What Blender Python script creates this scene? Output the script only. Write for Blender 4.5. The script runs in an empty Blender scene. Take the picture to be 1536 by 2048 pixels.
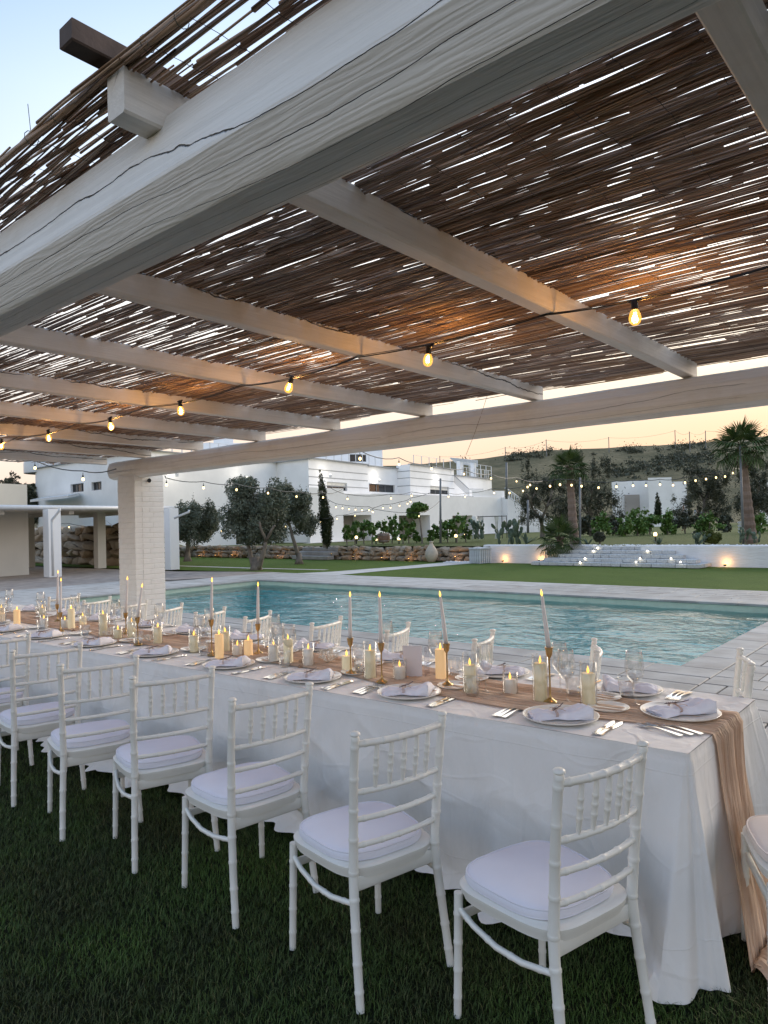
import bpy, math, random
import numpy as np
from mathutils import Vector, Matrix, Euler, noise as mnoise
random.seed(7); rng = np.random.default_rng(7)
S = bpy.context.scene
C = S.collection
# ------------------------------------------------------------------ camera, world, sun, exposure
H = 1.60; FPX = 1420.0
YAW, PITCH, ROLL = math.radians(-40.564), math.radians(0.935), math.radians(-1.4945)
_F = Vector((math.sin(YAW)*math.cos(PITCH), math.cos(YAW)*math.cos(PITCH), math.sin(PITCH)))
_r = _F.cross(Vector((0, 0, 1))).normalized(); _u = _r.cross(_F)
_R = _r*math.cos(ROLL) + _u*math.sin(ROLL); _U = -_r*math.sin(ROLL) + _u*math.cos(ROLL)
cam = bpy.data.objects.new('camera', bpy.data.cameras.new('camera')); C.objects.link(cam)
cam.matrix_world = Matrix(((_R.x, _U.x, -_F.x, 0), (_R.y, _U.y, -_F.y, 0), (_R.z, _U.z, -_F.z, H), (0, 0, 0, 1)))
cam.data.sensor_width = 36; cam.data.sensor_fit = 'AUTO'; cam.data.lens = 36*FPX/2048
cam.data.clip_start = 0.05; cam.data.clip_end = 4000
S.camera = cam
W = bpy.data.worlds.new('World'); S.world = W; W.use_nodes = True
nt = W.node_tree; bg = nt.nodes['Background']
sky = nt.nodes.new('ShaderNodeTexSky'); sky.sky_type = 'NISHITA'; sky.sun_disc = False
SUN_EL, SUN_AZ = math.radians(2.0), math.radians(8)      # azimuth clockwise from +Y
sky.sun_elevation = SUN_EL; sky.sun_rotation = SUN_AZ
sky.air_density = 1.0; sky.dust_density = 1.6; sky.ozone_density = 2.5; sky.altitude = 50
def _n(t, **k):
    x = nt.nodes.new(t)
    for q, v in k.items(): setattr(x, q, v)
    return x
def _ramp(fac, stops):
    x = _n('ShaderNodeValToRGB'); nt.links.new(fac, x.inputs[0]); e = x.color_ramp.elements
    while len(e) < len(stops): e.new(.5)
    for i, (p, c) in enumerate(stops): e[i].position = p; e[i].color = (*c, 1)
    return x.outputs[0]
# dusk sky: afterglow along the horizon on the sunset side, pale lilac opposite, blue overhead; the Nishita sky adds its own falloff
tc = _n('ShaderNodeTexCoord'); sep = _n('ShaderNodeSeparateXYZ'); nt.links.new(tc.outputs['Generated'], sep.inputs[0])
SUNSIDE = [(0, (.56, .33, .21)), (.05, (.61, .355, .215)), (.12, (.67, .465, .31)), (.18, (.78, .635, .46)), (.27, (1.35, 1.2, 1.0)), (.50, (1.1, 1.15, 1.2)), (.68, (.40, .52, .70)), (1, (.29, .39, .58))]  # stops well above the horizon raised as added light for pool and table
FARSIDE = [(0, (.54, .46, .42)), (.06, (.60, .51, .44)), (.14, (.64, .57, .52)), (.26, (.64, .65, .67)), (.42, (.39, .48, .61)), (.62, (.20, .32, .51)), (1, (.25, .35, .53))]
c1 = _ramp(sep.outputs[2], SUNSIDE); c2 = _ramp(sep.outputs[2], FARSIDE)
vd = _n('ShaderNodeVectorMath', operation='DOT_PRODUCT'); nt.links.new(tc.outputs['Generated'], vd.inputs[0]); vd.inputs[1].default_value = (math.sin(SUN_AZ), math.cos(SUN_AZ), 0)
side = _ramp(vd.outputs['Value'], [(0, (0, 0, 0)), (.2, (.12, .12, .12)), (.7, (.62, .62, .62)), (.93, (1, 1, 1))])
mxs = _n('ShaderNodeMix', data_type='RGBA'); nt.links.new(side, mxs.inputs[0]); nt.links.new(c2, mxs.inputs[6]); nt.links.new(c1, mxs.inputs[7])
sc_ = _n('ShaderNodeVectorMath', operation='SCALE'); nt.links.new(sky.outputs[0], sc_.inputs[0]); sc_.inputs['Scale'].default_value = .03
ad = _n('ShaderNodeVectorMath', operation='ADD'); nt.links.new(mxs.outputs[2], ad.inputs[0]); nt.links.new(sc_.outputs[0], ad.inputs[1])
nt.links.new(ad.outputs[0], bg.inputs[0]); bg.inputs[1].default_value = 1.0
sl = bpy.data.lights.new('sun', 'SUN'); sl.energy = 1.1; sl.angle = math.radians(28); sl.color = (1, .86, .70)
so = bpy.data.objects.new('sun', sl); C.objects.link(so)
so.rotation_euler = (math.radians(90)-math.radians(17), 0, -SUN_AZ + math.pi)
S.view_settings.view_transform = 'Standard'; S.view_settings.look = 'None'
S.view_settings.exposure = 0.80; S.view_settings.gamma = 1
S.cycles.max_bounces = 10; S.cycles.transparent_max_bounces = 24; S.cycles.transmission_bounces = 8
S.cycles.caustics_reflective = False; S.cycles.caustics_refractive = False
S.cycles.sample_clamp_indirect = 6

# ------------------------------------------------------------------ placing helpers (photo geometry -> metres)
def ray(x, y): return _F + _R*((x-768)/FPX) - _U*((y-1024)/FPX)
def G(x, y, z=0.0):                                    # the point at height z
    d = ray(x, y); return Vector((0, 0, H)) + d*((z-H)/d.z)
def P(x, y, D):                                        # the point at distance D
    return Vector((0, 0, H)) + ray(x, y)*D
def hz(x): return 1067.2 - x*0.0261                    # horizon
def Pz(x, D, z):                                       # over picture column x at distance D and height z
    return P(x, hz(x) - (z-H)*FPX/D, D)
def proj(p):
    q = Vector(p)-Vector((0, 0, H)); w = q.dot(_F)
    return (768+FPX*q.dot(_R)/w, 1024-FPX*q.dot(_U)/w, w) if w > .05 else (-9999, -9999, w)
ORD = ['first', 'second', 'third', 'fourth', 'fifth', 'sixth', 'seventh', 'eighth', 'ninth', 'tenth', 'eleventh', 'twelfth', 'thirteenth', 'fourteenth', 'fifteenth', 'sixteenth', 'seventeenth', 'eighteenth', 'nineteenth', 'twentieth', 'twenty-first', 'twenty-second', 'twenty-third', 'twenty-fourth', 'twenty-fifth', 'twenty-sixth', 'twenty-seventh', 'twenty-eighth', 'twenty-ninth', 'thirtieth']
# ------------------------------------------------------------------ object helpers
def tag(o, label=None, cat=None, group=None, kind=None):
    if label: o['label'] = label
    if cat: o['category'] = cat
    if group: o['group'] = group
    if kind: o['kind'] = kind
    return o
def empty(name, loc=(0, 0, 0), rz=0.0):
    o = bpy.data.objects.new(name, None); C.objects.link(o); o.location = loc; o.rotation_euler = (0, 0, rz); o.empty_display_size = .1
    return o
def link(name, me, parent=None, loc=None, rot=None, scale=None):
    o = bpy.data.objects.new(name, me); C.objects.link(o)
    if parent: o.parent = parent
    if loc is not None: o.location = loc
    if rot is not None: o.rotation_euler = rot
    if scale is not None: o.scale = scale
    return o
def mesh(name, V, Fc, mat=None, smooth=False):
    me = bpy.data.meshes.new(name)
    me.from_pydata([tuple(v) for v in V], [], [tuple(f) for f in Fc])
    if mat: me.materials.append(mat)
    if smooth: me.shade_smooth()
    me.update(); return me
def npmesh(name, V, Q, mat=None, smooth=False, k=4):   # V (n,3), Q (m,k)
    me = bpy.data.meshes.new(name); V = np.asarray(V, np.float32); Q = np.asarray(Q, np.int32)
    me.vertices.add(len(V)); me.vertices.foreach_set('co', V.ravel())
    me.loops.add(Q.size); me.loops.foreach_set('vertex_index', Q.ravel())
    me.polygons.add(len(Q)); me.polygons.foreach_set('loop_start', np.arange(0, Q.size, k, dtype=np.int32))
    me.polygons.foreach_set('loop_total', np.full(len(Q), k, np.int32))
    if mat: me.materials.append(mat)
    me.update(calc_edges=True); me.validate()
    if smooth: me.shade_smooth()
    return me
class MB:
    def __init__(s): s.v = []; s.f = []; s.sm = []
    def add(s, V, Fc, M=None):
        b = len(s.v)
        s.v += [tuple(M @ Vector(v)) if M is not None else tuple(v) for v in V]
        s.f += [tuple(b+i for i in f) for f in Fc]; return s
    def box(s, c, d, M=None, bev=0.0):
        x, y, z = c; a, b, e = d[0]/2, d[1]/2, d[2]/2
        if bev <= 0:
            V = [(x+i*a, y+j*b, z+k*e) for k in (-1, 1) for j in (-1, 1) for i in (-1, 1)]
            return s.add(V, [(0, 2, 3, 1), (4, 5, 7, 6), (0, 1, 5, 4), (2, 6, 7, 3), (0, 4, 6, 2), (1, 3, 7, 5)], M)
        r = bev
        def ring(zz, q): return [(x+i*(a-q), y+j*(b-q), zz) for i, j in ((-1, -1), (1, -1), (1, 1), (-1, 1))]
        V = ring(z-e, r)+ring(z-e+r, 0)+ring(z+e-r, 0)+ring(z+e, r)
        Fc = [(3, 2, 1, 0), (12, 13, 14, 15)]
        for l in range(3):
            for i in range(4): Fc.append((l*4+i, l*4+(i+1) % 4, l*4+4+(i+1) % 4, l*4+4+i))
        return s.add(V, Fc, M)
    def tube(s, pts, rad, n=8, caps=True):
        pts = [Vector(p) for p in pts]; m = len(pts)
        if not hasattr(rad, '__len__'): rad = [rad]*m
        b = len(s.v); up = None
        for i, p in enumerate(pts):
            t = (pts[min(i+1, m-1)]-pts[max(i-1, 0)]).normalized()
            if up is None:
                up = Vector((0, 0, 1)) if abs(t.z) < .9 else Vector((1, 0, 0))
            sd = t.cross(up).normalized(); up = sd.cross(t).normalized()
            for k in range(n):
                a = 2*math.pi*k/n
                s.v.append(tuple(p + sd*(math.cos(a)*rad[i]) + up*(math.sin(a)*rad[i])))
        for i in range(m-1):
            for k in range(n):
                k2 = (k+1) % n; s.f.append((b+i*n+k, b+i*n+k2, b+(i+1)*n+k2, b+(i+1)*n+k))
        if caps:
            s.f.append(tuple(b+k for k in range(n))[::-1]); s.f.append(tuple(b+(m-1)*n+k for k in range(n)))
        return s
    def lathe(s, prof, n=20, M=None, closed_top=False, closed_bot=False):
        V = []; Fc = []
        for (r, z) in prof:
            for k in range(n):
                a = 2*math.pi*k/n; V.append((r*math.cos(a), r*math.sin(a), z))
        for i in range(len(prof)-1):
            for k in range(n):
                k2 = (k+1) % n; Fc.append((i*n+k, i*n+k2, (i+1)*n+k2, (i+1)*n+k))
        if closed_bot: Fc.append(tuple(range(n))[::-1])
        if closed_top: Fc.append(tuple((len(prof)-1)*n+k for k in range(n)))
        return s.add(V, Fc, M)
    def build(s, name, mat, parent=None, smooth=False, **kw):
        return link(name, mesh(name, s.v, s.f, mat, smooth), parent, **kw)
    def mesh(s, name, mat, smooth=False): return mesh(name, s.v, s.f, mat, smooth)
def autosmooth(o, ang=40):
    me = o.data if hasattr(o, 'data') else o
    me.shade_smooth()
    try: me.set_sharp_from_angle(angle=math.radians(ang))
    except Exception: pass
    return o
def copy_tree(o, parent=None):
    c = o.copy(); C.objects.link(c); c.parent = parent
    for ch in list(o.children): copy_tree(ch, c)
    return c
def box_obj(name, c, d, mat, parent=None, bev=.004, rot=None):
    return MB().box((0, 0, 0), d, bev=bev).build(name, mat, parent, loc=c, rot=rot)
def prism(name, pts, z0, z1, mat, parent=None):         # vertical walls over a footprint, with top
    n = len(pts); V = [(p[0], p[1], z0) for p in pts]+[(p[0], p[1], z1) for p in pts]
    Fc = [(i, (i+1) % n, n+(i+1) % n, n+i) for i in range(n)]+[tuple(range(n, 2*n))]
    return link(name, mesh(name, V, Fc, mat), parent)

# ------------------------------------------------------------------ materials
class Mt:
    def __init__(s, name, rough=.6, spec=.5, metal=0, color=(.5, .5, .5)):
        s.m = bpy.data.materials.new(name); s.m.use_nodes = True; s.t = s.m.node_tree; s.N = s.t.nodes; s.L = s.t.links
        s.b = s.N['Principled BSDF']; s.b.inputs['Roughness'].default_value = rough
        s.b.inputs['Metallic'].default_value = metal; s.b.inputs['Base Color'].default_value = (*color, 1)
        s.b.inputs['Specular IOR Level'].default_value = spec
        s.h = None
    def n(s, t, **kw):
        x = s.N.new(t)
        for k, v in kw.items(): setattr(x, k, v)
        return x
    def coord(s, scale=(1, 1, 1), src='Object', rot=(0, 0, 0)):
        c = s.n('ShaderNodeTexCoord'); m = s.n('ShaderNodeMapping'); s.L.new(c.outputs[src], m.inputs[0])
        m.inputs['Scale'].default_value = scale; m.inputs['Rotation'].default_value = rot; return m.outputs[0]
    def noise(s, vec, scale=5, detail=4, rough=.55, dist=0):
        x = s.n('ShaderNodeTexNoise'); s.L.new(vec, x.inputs[0]); x.inputs['Scale'].default_value = scale
        x.inputs['Detail'].default_value = detail; x.inputs['Roughness'].default_value = rough; x.inputs['Distortion'].default_value = dist
        return x.outputs[0]
    def ramp(s, fac, stops, interp='LINEAR'):
        x = s.n('ShaderNodeValToRGB'); x.color_ramp.interpolation = interp; s.L.new(fac, x.inputs[0])
        e = x.color_ramp.elements
        while len(e) < len(stops): e.new(.5)
        for i, (p, c) in enumerate(stops):
            e[i].position = p; e[i].color = (*c, 1) if hasattr(c, '__len__') else (c, c, c, 1)
        return x.outputs[0]
    def mix(s, fac, a, b, mode='MIX'):
        x = s.n('ShaderNodeMix', data_type='RGBA', blend_type=mode)
        for i, v in ((0, fac), (6, a), (7, b)):
            if hasattr(v, 'links'): s.L.new(v, x.inputs[i])
            elif i == 0: x.inputs[0].default_value = v
            else: x.inputs[i].default_value = (*v, 1)
        return x.outputs[2]
    def math(s, op, a, b=0.0):
        x = s.n('ShaderNodeMath', operation=op)
        for i, v in ((0, a), (1, b)):
            if hasattr(v, 'links'): s.L.new(v, x.inputs[i])
            else: x.inputs[i].default_value = v
        return x.outputs[0]
    def color(s, c): s.L.new(c, s.b.inputs['Base Color']); return s
    def bump(s, h, strength=.3, dist=.01):
        x = s.n('ShaderNodeBump'); x.inputs['Strength'].default_value = strength; x.inputs['Distance'].default_value = dist
        s.L.new(h, x.inputs['Height'])
        if s.h is not None: s.L.new(s.h, x.inputs['Normal'])
        s.h = x.outputs[0]; s.L.new(s.h, s.b.inputs['Normal']); return s
    def island(s): return s.n('ShaderNodeNewGeometry').outputs['Random Per Island']
    def obrand(s): return s.n('ShaderNodeObjectInfo').outputs['Random']

def simple(name, color, rough=.6, var=.12, scale=6, bump=0, metal=0, spec=.5, bscale=40, src='Object'):
    m = Mt(name, rough, spec, metal)
    v = m.coord(src=src); f = m.noise(v, scale, 5)
    a = tuple(c*(1-var) for c in color); b = tuple(min(1, c*(1+var)) for c in color)
    m.color(m.ramp(f, [(.3, a), (.7, b)]))
    if bump: m.bump(m.noise(v, bscale, 4), bump, .004)
    return m.m
M = {}
# white painted timber: long grain, raised rings, drying cracks
def painted_wood(name, axis=0, base=(.60, .575, .535), crack=1.0, ring=1.0, lines=7.0, wobk=3.0):
    m = Mt(name, .6, .3)
    sc = [11, 11, 11]; sc[axis] = 0.30; v = m.coord(tuple(sc))
    g = m.noise(v, 3.6, 7, .68, .25)
    fine = [60, 60, 60]; fine[axis] = 2.2; gf = m.noise(m.coord(tuple(fine)), 2.5, 4, .6)
    # long drying cracks: contour lines of a coordinate that wanders slowly along the timber
    wv = [.5, .5, .5]; wv[axis] = .45; wob = m.noise(m.coord(tuple(wv)), 1.3, 5, .5); jag = m.noise(m.coord((9, 9, 9)), 2.2, 4, .6)
    c = m.n('ShaderNodeTexCoord'); sp = m.n('ShaderNodeSeparateXYZ'); m.L.new(c.outputs['Object'], sp.inputs[0])
    u = m.math('ADD', m.math('MULTIPLY', sp.outputs[2], lines*1.0), m.math('MULTIPLY', sp.outputs[1 if axis == 0 else 0], lines*-1.7))
    u = m.math('ADD', m.math('ADD', u, m.math('MULTIPLY', wob, wobk)), m.math('MULTIPLY', jag, .07))
    fr = m.math('ABSOLUTE', m.math('SUBTRACT', m.math('FRACT', u), .5))
    wid = m.noise(m.coord(tuple(q*1.6 for q in wv)), 3.1, 2)
    line = m.ramp(m.math('SUBTRACT', fr, m.math('MULTIPLY', m.math('MAXIMUM', m.math('SUBTRACT', wid, .44), 0.0), .065*crack)), [(0, 1), (.011, 0)])
    gate = m.ramp(m.noise(m.coord((1.1, 1.1, 1.1)), 1.6, 2), [(.36, 0), (.46, 1)])
    lin = m.math('MULTIPLY', line, gate)
    stain = m.noise(m.coord((1, 1, 1)), 2.6, 6, .65)
    col = m.ramp(g, [(.25, tuple(c*.84 for c in base)), (.6, base), (.85, tuple(min(1, c*1.08) for c in base))])
    col = m.mix(m.ramp(stain, [(.52, 0), (.78, .55)]), col, tuple(c*a for c, a in zip(base, (.70, .64, .56))))
    thin = m.ramp(gf, [(.66, 0), (.74, .55)]); col = m.mix(thin, col, tuple(c*.62 for c in base))
    col = m.mix(lin, col, (.06, .045, .035)); m.color(col)
    sw = [2.2, 2.2, 2.2]; sw[axis] = .22
    w = m.n('ShaderNodeTexWave', wave_type='RINGS', rings_direction='SPHERICAL'); m.L.new(m.coord(tuple(sw)), w.inputs[0])
    w.inputs['Scale'].default_value = 11; w.inputs['Distortion'].default_value = 11; w.inputs['Detail'].default_value = 3; w.inputs['Detail Scale'].default_value = 1.6
    m.bump(w.outputs[1], .20*ring, .004); m.bump(g, .35, .004); m.bump(gf, .35, .002); m.bump(m.math('SUBTRACT', 1.0, lin), 1.0, .015)
    return m.m
M['beam'] = painted_wood('painted_beam', 0, (.82, .80, .765), .55, .9, 11.0, 2.0)
M['rafter'] = painted_wood('painted_rafter', 1, (.76, .72, .67), .35, .3, 3.0, 1.2)
M['darkwood'] = simple('dark_timber', (.085, .06, .05), .8, .35, 8, .5, bscale=30)
m = Mt('painted_brick', .7, .3); v = m.coord(); f = m.noise(v, 7, 5)
m.color(m.ramp(f, [(.3, (.76, .755, .73)), (.7, (.82, .815, .79))])).bump(m.noise(v, 55, 4), .5, .004).bump(m.noise(m.coord((2, 2, 14)), 4, 3), .5, .006); M['brick'] = m.m
m = Mt('cane', .65, .3); r = m.island()
vn = m.noise(m.coord((.6, 1.2, 1)), 1.6, 3)
m.color(m.mix(m.ramp(vn, [(.35, 0), (.65, .8)]), m.ramp(r, [(0, (.16, .096, .060)), (.5, (.35, .215, .13)), (1, (.54, .38, .25))]), m.ramp(r, [(0, (.19, .145, .12)), (.6, (.36, .28, .235)), (1, (.52, .44, .38))])))
m.bump(m.noise(m.coord((3, 60, 60)), 4, 3), .3, .002); M['cane'] = m.m
M['wire'] = simple('green_wire', (.03, .06, .05), .5)
M['thread'] = simple('dark_thread', (.03, .025, .02), .7)
M['black'] = simple('black_rubber', (.015, .015, .016), .45, .1)
m = Mt('chair_resin', .32, .5, 0, (.72, .73, .71)); v = m.coord(); m.color(m.ramp(m.noise(v, 5, 4), [(.35, (.76, .76, .72)), (.7, (.82, .82, .78))])).bump(m.noise(v, 30, 3), .06, .003); M['chair'] = m.m
m = Mt('cushion_cloth', .85, .2); v = m.coord(); m.color(m.ramp(m.noise(v, 4, 3), [(.3, (.72, .735, .84)), (.7, (.78, .795, .89))])).bump(m.noise(v, 350, 2), .12, .001).bump(m.noise(v, 9, 3), .25, .008); M['cushion'] = m.m
m = Mt('blush_cushion_cloth', .85, .2); v = m.coord(); m.color(m.ramp(m.noise(v, 4, 3), [(.3, (.74, .66, .62)), (.7, (.80, .72, .68))])).bump(m.noise(v, 9, 3), .25, .008); M['cushion2'] = m.m
m = Mt('table_linen', .8, .25); v = m.coord()
m.color(m.ramp(m.noise(v, 3, 4), [(.3, (.80, .795, .79)), (.7, (.86, .855, .85))]))
n1 = m.noise(m.coord((1.6, 1.6, .55), rot=(0, .35, 0)), 1.9, 3, .5, .25)
cr = m.ramp(m.math('ABSOLUTE', m.math('SUBTRACT', m.noise(m.coord((2.2, 2.2, .5), rot=(0, .8, 0)), 1.5, 2, .5, .1), .5)), [(0, 1), (.035, 0)])
cr2 = m.ramp(m.math('ABSOLUTE', m.math('SUBTRACT', m.noise(m.coord((1.0, 1.0, 2.6), rot=(0, -.5, 0)), 1.4, 2, .5, .1), .5)), [(0, 1), (.025, 0)])
iron = m.n('ShaderNodeSeparateXYZ'); m.L.new(v, iron.inputs[0])
il = m.math('MINIMUM', m.math('ABSOLUTE', m.math('SUBTRACT', m.math('FRACT', m.math('MULTIPLY', iron.outputs[0], .83)), .5)), m.math('ABSOLUTE', m.math('SUBTRACT', m.math('FRACT', m.math('MULTIPLY', iron.outputs[2], 1.9)), .31)))
il = m.ramp(il, [(0, 1), (.006, 0)])
m.bump(n1, .7, .06).bump(m.noise(m.coord((1.3, 1.3, .6), rot=(0, .5, 0)), 6, 4, .6, .2), .4, .02).bump(cr, .30, .010).bump(cr2, .22, .008).bump(il, .35, .004).bump(m.noise(v, 500, 1), .08, .001); M['cloth'] = m.m
m = Mt('gauze_runner', .75, .25); v = m.coord()
m.color(m.ramp(m.noise(m.coord((3, 3, 3)), 3, 4), [(.3, (.68, .49, .36)), (.7, (.84, .64, .49))])).bump(m.noise(m.coord((60, 60, 60)), 3, 4, .7), .5, .003)
tr = m.n('ShaderNodeBsdfTranslucent'); tr.inputs[0].default_value = (.6, .42, .3, 1); mx = m.n('ShaderNodeMixShader'); mx.inputs[0].default_value = .25
m.L.new(m.b.outputs[0], mx.inputs[1]); m.L.new(tr.outputs[0], mx.inputs[2]); m.L.new(mx.outputs[0], m.N['Material Output'].inputs[0]); M['runner'] = m.m
M['porcelain'] = simple('porcelain', (.78, .76, .72), .12, .02)
m = Mt('napkin_linen', .85, .2); v = m.coord(); m.color(m.ramp(m.noise(v, 12, 3), [(.3, (.74, .755, .86)), (.7, (.82, .835, .92))])).bump(m.noise(v, 45, 3, .5, 1), .4, .004); M['napkin'] = m.m
M['steel'] = simple('cutlery_steel', (.72, .71, .69), .14, .05, metal=1)
M['brass'] = simple('aged_brass', (.50, .33, .14), .28, .2, 20, metal=1)
M['wax'] = simple('cream_wax', (.86, .77, .54), .5, .04); M['waxwhite'] = simple('white_wax', (.82, .78, .75), .5, .03)
M['waxorange'] = simple('peach_wax', (.88, .62, .34), .5, .04); M['taper'] = simple('taper_wax', (.78, .76, .76), .4, .03)
for k_, c_, e_ in (('wax', (1, .84, .50), .07), ('waxwhite', (1, .88, .72), .05), ('waxorange', (1, .64, .30), .16)):
    M[k_].node_tree.nodes['Principled BSDF'].inputs['Emission Color'].default_value = (*c_, 1); M[k_].node_tree.nodes['Principled BSDF'].inputs['Emission Strength'].default_value = e_
M['twig'] = simple('lavender_twig', (.10, .07, .09), .8, .3); M['twine'] = simple('twine', (.45, .30, .22), .8)
M['coral'] = simple('white_coral', (.78, .74, .68), .7, .08, 20, .4)
M['shell'] = simple('brown_shell', (.40, .26, .17), .4, .5, 30)
M['card'] = simple('menu_card', (.74, .70, .74), .6, .02)
M['plaster'] = simple('white_plaster', (.88, .88, .87), .85, .07, .5, .15, bscale=20)
M['plasterwarm'] = simple('warm_plaster', (.66, .63, .57), .85, .05, .7, .15, bscale=20)
m = Mt('limewashed_wall', .85, .3); v = m.coord(); m.color(m.ramp(m.noise(v, 2, 5), [(.3, (.70, .70, .70)), (.7, (.80, .80, .80))])).bump(m.noise(m.coord((1, 1, 6)), 4, 4), .6, .03); M['lime'] = m.m
M['trim'] = simple('grey_trim', (.30, .31, .32), .7)
M['dark'] = simple('dark_window_glass', (.02, .022, .026), .08, .1)
M['porch'] = simple('porch_inside', (.36, .33, .30), .85, .08, .5)
M['gutter'] = simple('white_gutter_metal', (.66, .68, .69), .4, .04)
M['polemetal'] = simple('grey_pole', (.16, .17, .18), .5, .15)
M['terracotta'] = simple('amphora_clay', (.47, .42, .34), .85, .15, 3, .4)
M['crate'] = simple('whitewashed_boards', (.52, .55, .57), .8, .2, 6, .4)
M['barrel'] = simple('barrel_wood', (.22, .13, .085), .7, .3)
M['hoop'] = simple('barrel_hoop', (.3, .3, .3), .4, .1, metal=.8)
M['paper'] = simple('white_shade', (.75, .73, .66), .8)
m = Mt('slab_stone', .62, .4); v = m.coord(src='Object'); rr = m.obrand()
big = m.noise(m.coord((1, 1, 1)), 3.5, 6, .6)
gw = m.n('ShaderNodeNewGeometry'); gn = m.n('ShaderNodeTexNoise'); m.L.new(gw.outputs['Position'], gn.inputs[0]); gn.inputs['Scale'].default_value = 2.1; gn.inputs['Detail'].default_value = 6
sh = m.ramp(rr, [(0, (.27, .245, .22)), (.5, (.33, .305, .275)), (1, (.38, .36, .33))])
sh = m.mix(.6, sh, m.ramp(gn.outputs[0], [(.32, (.22, .195, .17)), (.68, (.44, .41, .375))]))
m.color(sh); gn2 = m.n('ShaderNodeTexNoise'); m.L.new(gw.outputs['Position'], gn2.inputs[0]); gn2.inputs['Scale'].default_value = 14; gn2.inputs['Detail'].default_value = 5
m.bump(gn2.outputs[0], .45, .01); M['slab'] = m.m
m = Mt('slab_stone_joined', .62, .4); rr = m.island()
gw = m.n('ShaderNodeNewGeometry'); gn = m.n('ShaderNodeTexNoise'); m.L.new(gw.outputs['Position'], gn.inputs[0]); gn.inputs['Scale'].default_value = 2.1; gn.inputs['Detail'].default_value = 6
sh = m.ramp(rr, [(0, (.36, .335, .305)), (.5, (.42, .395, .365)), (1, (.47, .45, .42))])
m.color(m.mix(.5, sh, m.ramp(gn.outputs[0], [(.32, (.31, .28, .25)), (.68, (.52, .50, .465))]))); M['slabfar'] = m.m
M['joint'] = simple('joint_mortar', (.20, .18, .16), .9, .2, 8, .3)
M['cobble'] = simple('brown_cobbles', (.30, .245, .205), .8, .3, 2.5, .6, bscale=9)
M['pathm'] = simple('pale_path', (.50, .47, .43), .8, .15, 2, .4, bscale=10)
def lawnmat(name, a, b, sc=1.3, bs=.8):
    m = Mt(name, .9, .15); v = m.coord()
    m.color(m.mix(.5, m.ramp(m.noise(v, sc, 6, .6), [(.3, a), (.7, b)]), m.ramp(m.noise(v, 45, 4, .7), [(.3, tuple(c*.6 for c in a)), (.7, tuple(c*1.3 for c in b))])))
    m.bump(m.noise(m.coord((1, 1, 1)), 90, 3, .7), bs, .03); return m.m
M['lawn'] = lawnmat('mown_lawn', (.060, .105, .013), (.100, .155, .022))
M['soil'] = lawnmat('lawn_thatch', (.010, .014, .006), (.018, .026, .010), 3)
M['terr'] = lawnmat('rough_lawn', (.085, .105, .028), (.125, .14, .045), .5)
m = Mt('grass_blades', .55, .25); r = m.island(); gw = m.n('ShaderNodeNewGeometry'); gn = m.n('ShaderNodeTexNoise'); m.L.new(gw.outputs['Position'], gn.inputs[0]); gn.inputs['Scale'].default_value = 1.6; gn.inputs['Detail'].default_value = 3
c = m.mix(m.ramp(gn.outputs[0], [(.40, 0), (.62, 1)]), m.ramp(r, [(0, (.030, .044, .014)), (.85, (.060, .084, .026)), (1, (.14, .13, .06))]), m.ramp(r, [(0, (.045, .090, .018)), (.9, (.095, .17, .036)), (1, (.18, .18, .07))]))
m.color(c); M['grass'] = m.m
m = Mt('hill_scrub', .95, .1); v = m.coord()
m.color(m.mix(m.ramp(m.noise(v, .03, 5, .65), [(.42, 0), (.6, 1)]), m.ramp(m.noise(v, .35, 5, .7), [(.3, (.12, .105, .055)), (.7, (.24, .20, .12))]), m.ramp(m.noise(v, .5, 4, .7), [(.3, (.06, .062, .034)), (.7, (.12, .11, .06))])))
m.bump(m.noise(v, .8, 4), .8, .6); M['hill'] = m.m
def leafmat(name, a, b, c, rough=.6):
    m = Mt(name, rough, .3); r = m.island(); v = m.coord()
    m.color(m.mix(m.ramp(m.noise(v, 1.4, 3), [(.4, 0), (.65, 1)]), m.ramp(r, [(0, a), (1, b)]), m.ramp(r, [(0, b), (1, c)])))
    return m.m
M['olive'] = leafmat('olive_leaves', (.055, .070, .042), (.12, .14, .095), (.24, .26, .20))
M['cypress'] = leafmat('cypress_needles', (.012, .020, .008), (.028, .040, .014), (.05, .065, .022))
M['vine'] = leafmat('vine_leaves', (.05, .10, .02), (.10, .19, .04), (.18, .28, .07))
M['scrub'] = leafmat('scrub_leaves', (.035, .042, .026), (.070, .078, .050), (.12, .125, .08))
M['palm'] = leafmat('palm_fronds', (.020, .045, .012), (.05, .09, .022), (.09, .13, .035), .45)
M['box'] = leafmat('boxwood_leaves', (.05, .075, .015), (.10, .13, .025), (.20, .20, .05))
M['bark'] = simple('olive_bark', (.17, .145, .12), .9, .4, 4, .8, bscale=14)
M['palmbark'] = simple('palm_trunk', (.19, .135, .105), .9, .3, 3, .9, bscale=12)
m = Mt('cactus_pads', .5, .3); v = m.coord(); m.color(m.ramp(m.noise(v, 3, 4), [(.3, (.055, .085, .055)), (.7, (.11, .15, .10))])); M['cactus'] = m.m
m = Mt('rubble_stone', .9, .25); r = m.obrand(); v = m.coord()
m.color(m.mix(.5, m.ramp(r, [(0, (.26, .20, .14)), (.4, (.42, .35, .26)), (.75, (.42, .27, .15)), (1, (.50, .44, .35))]), m.ramp(m.noise(v, 2.2, 5, .65), [(.3, (.14, .11, .085)), (.7, (.42, .36, .28))])))
m.bump(m.noise(v, 5, 5, .65), .9, .08); M['rock'] = m.m
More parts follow.
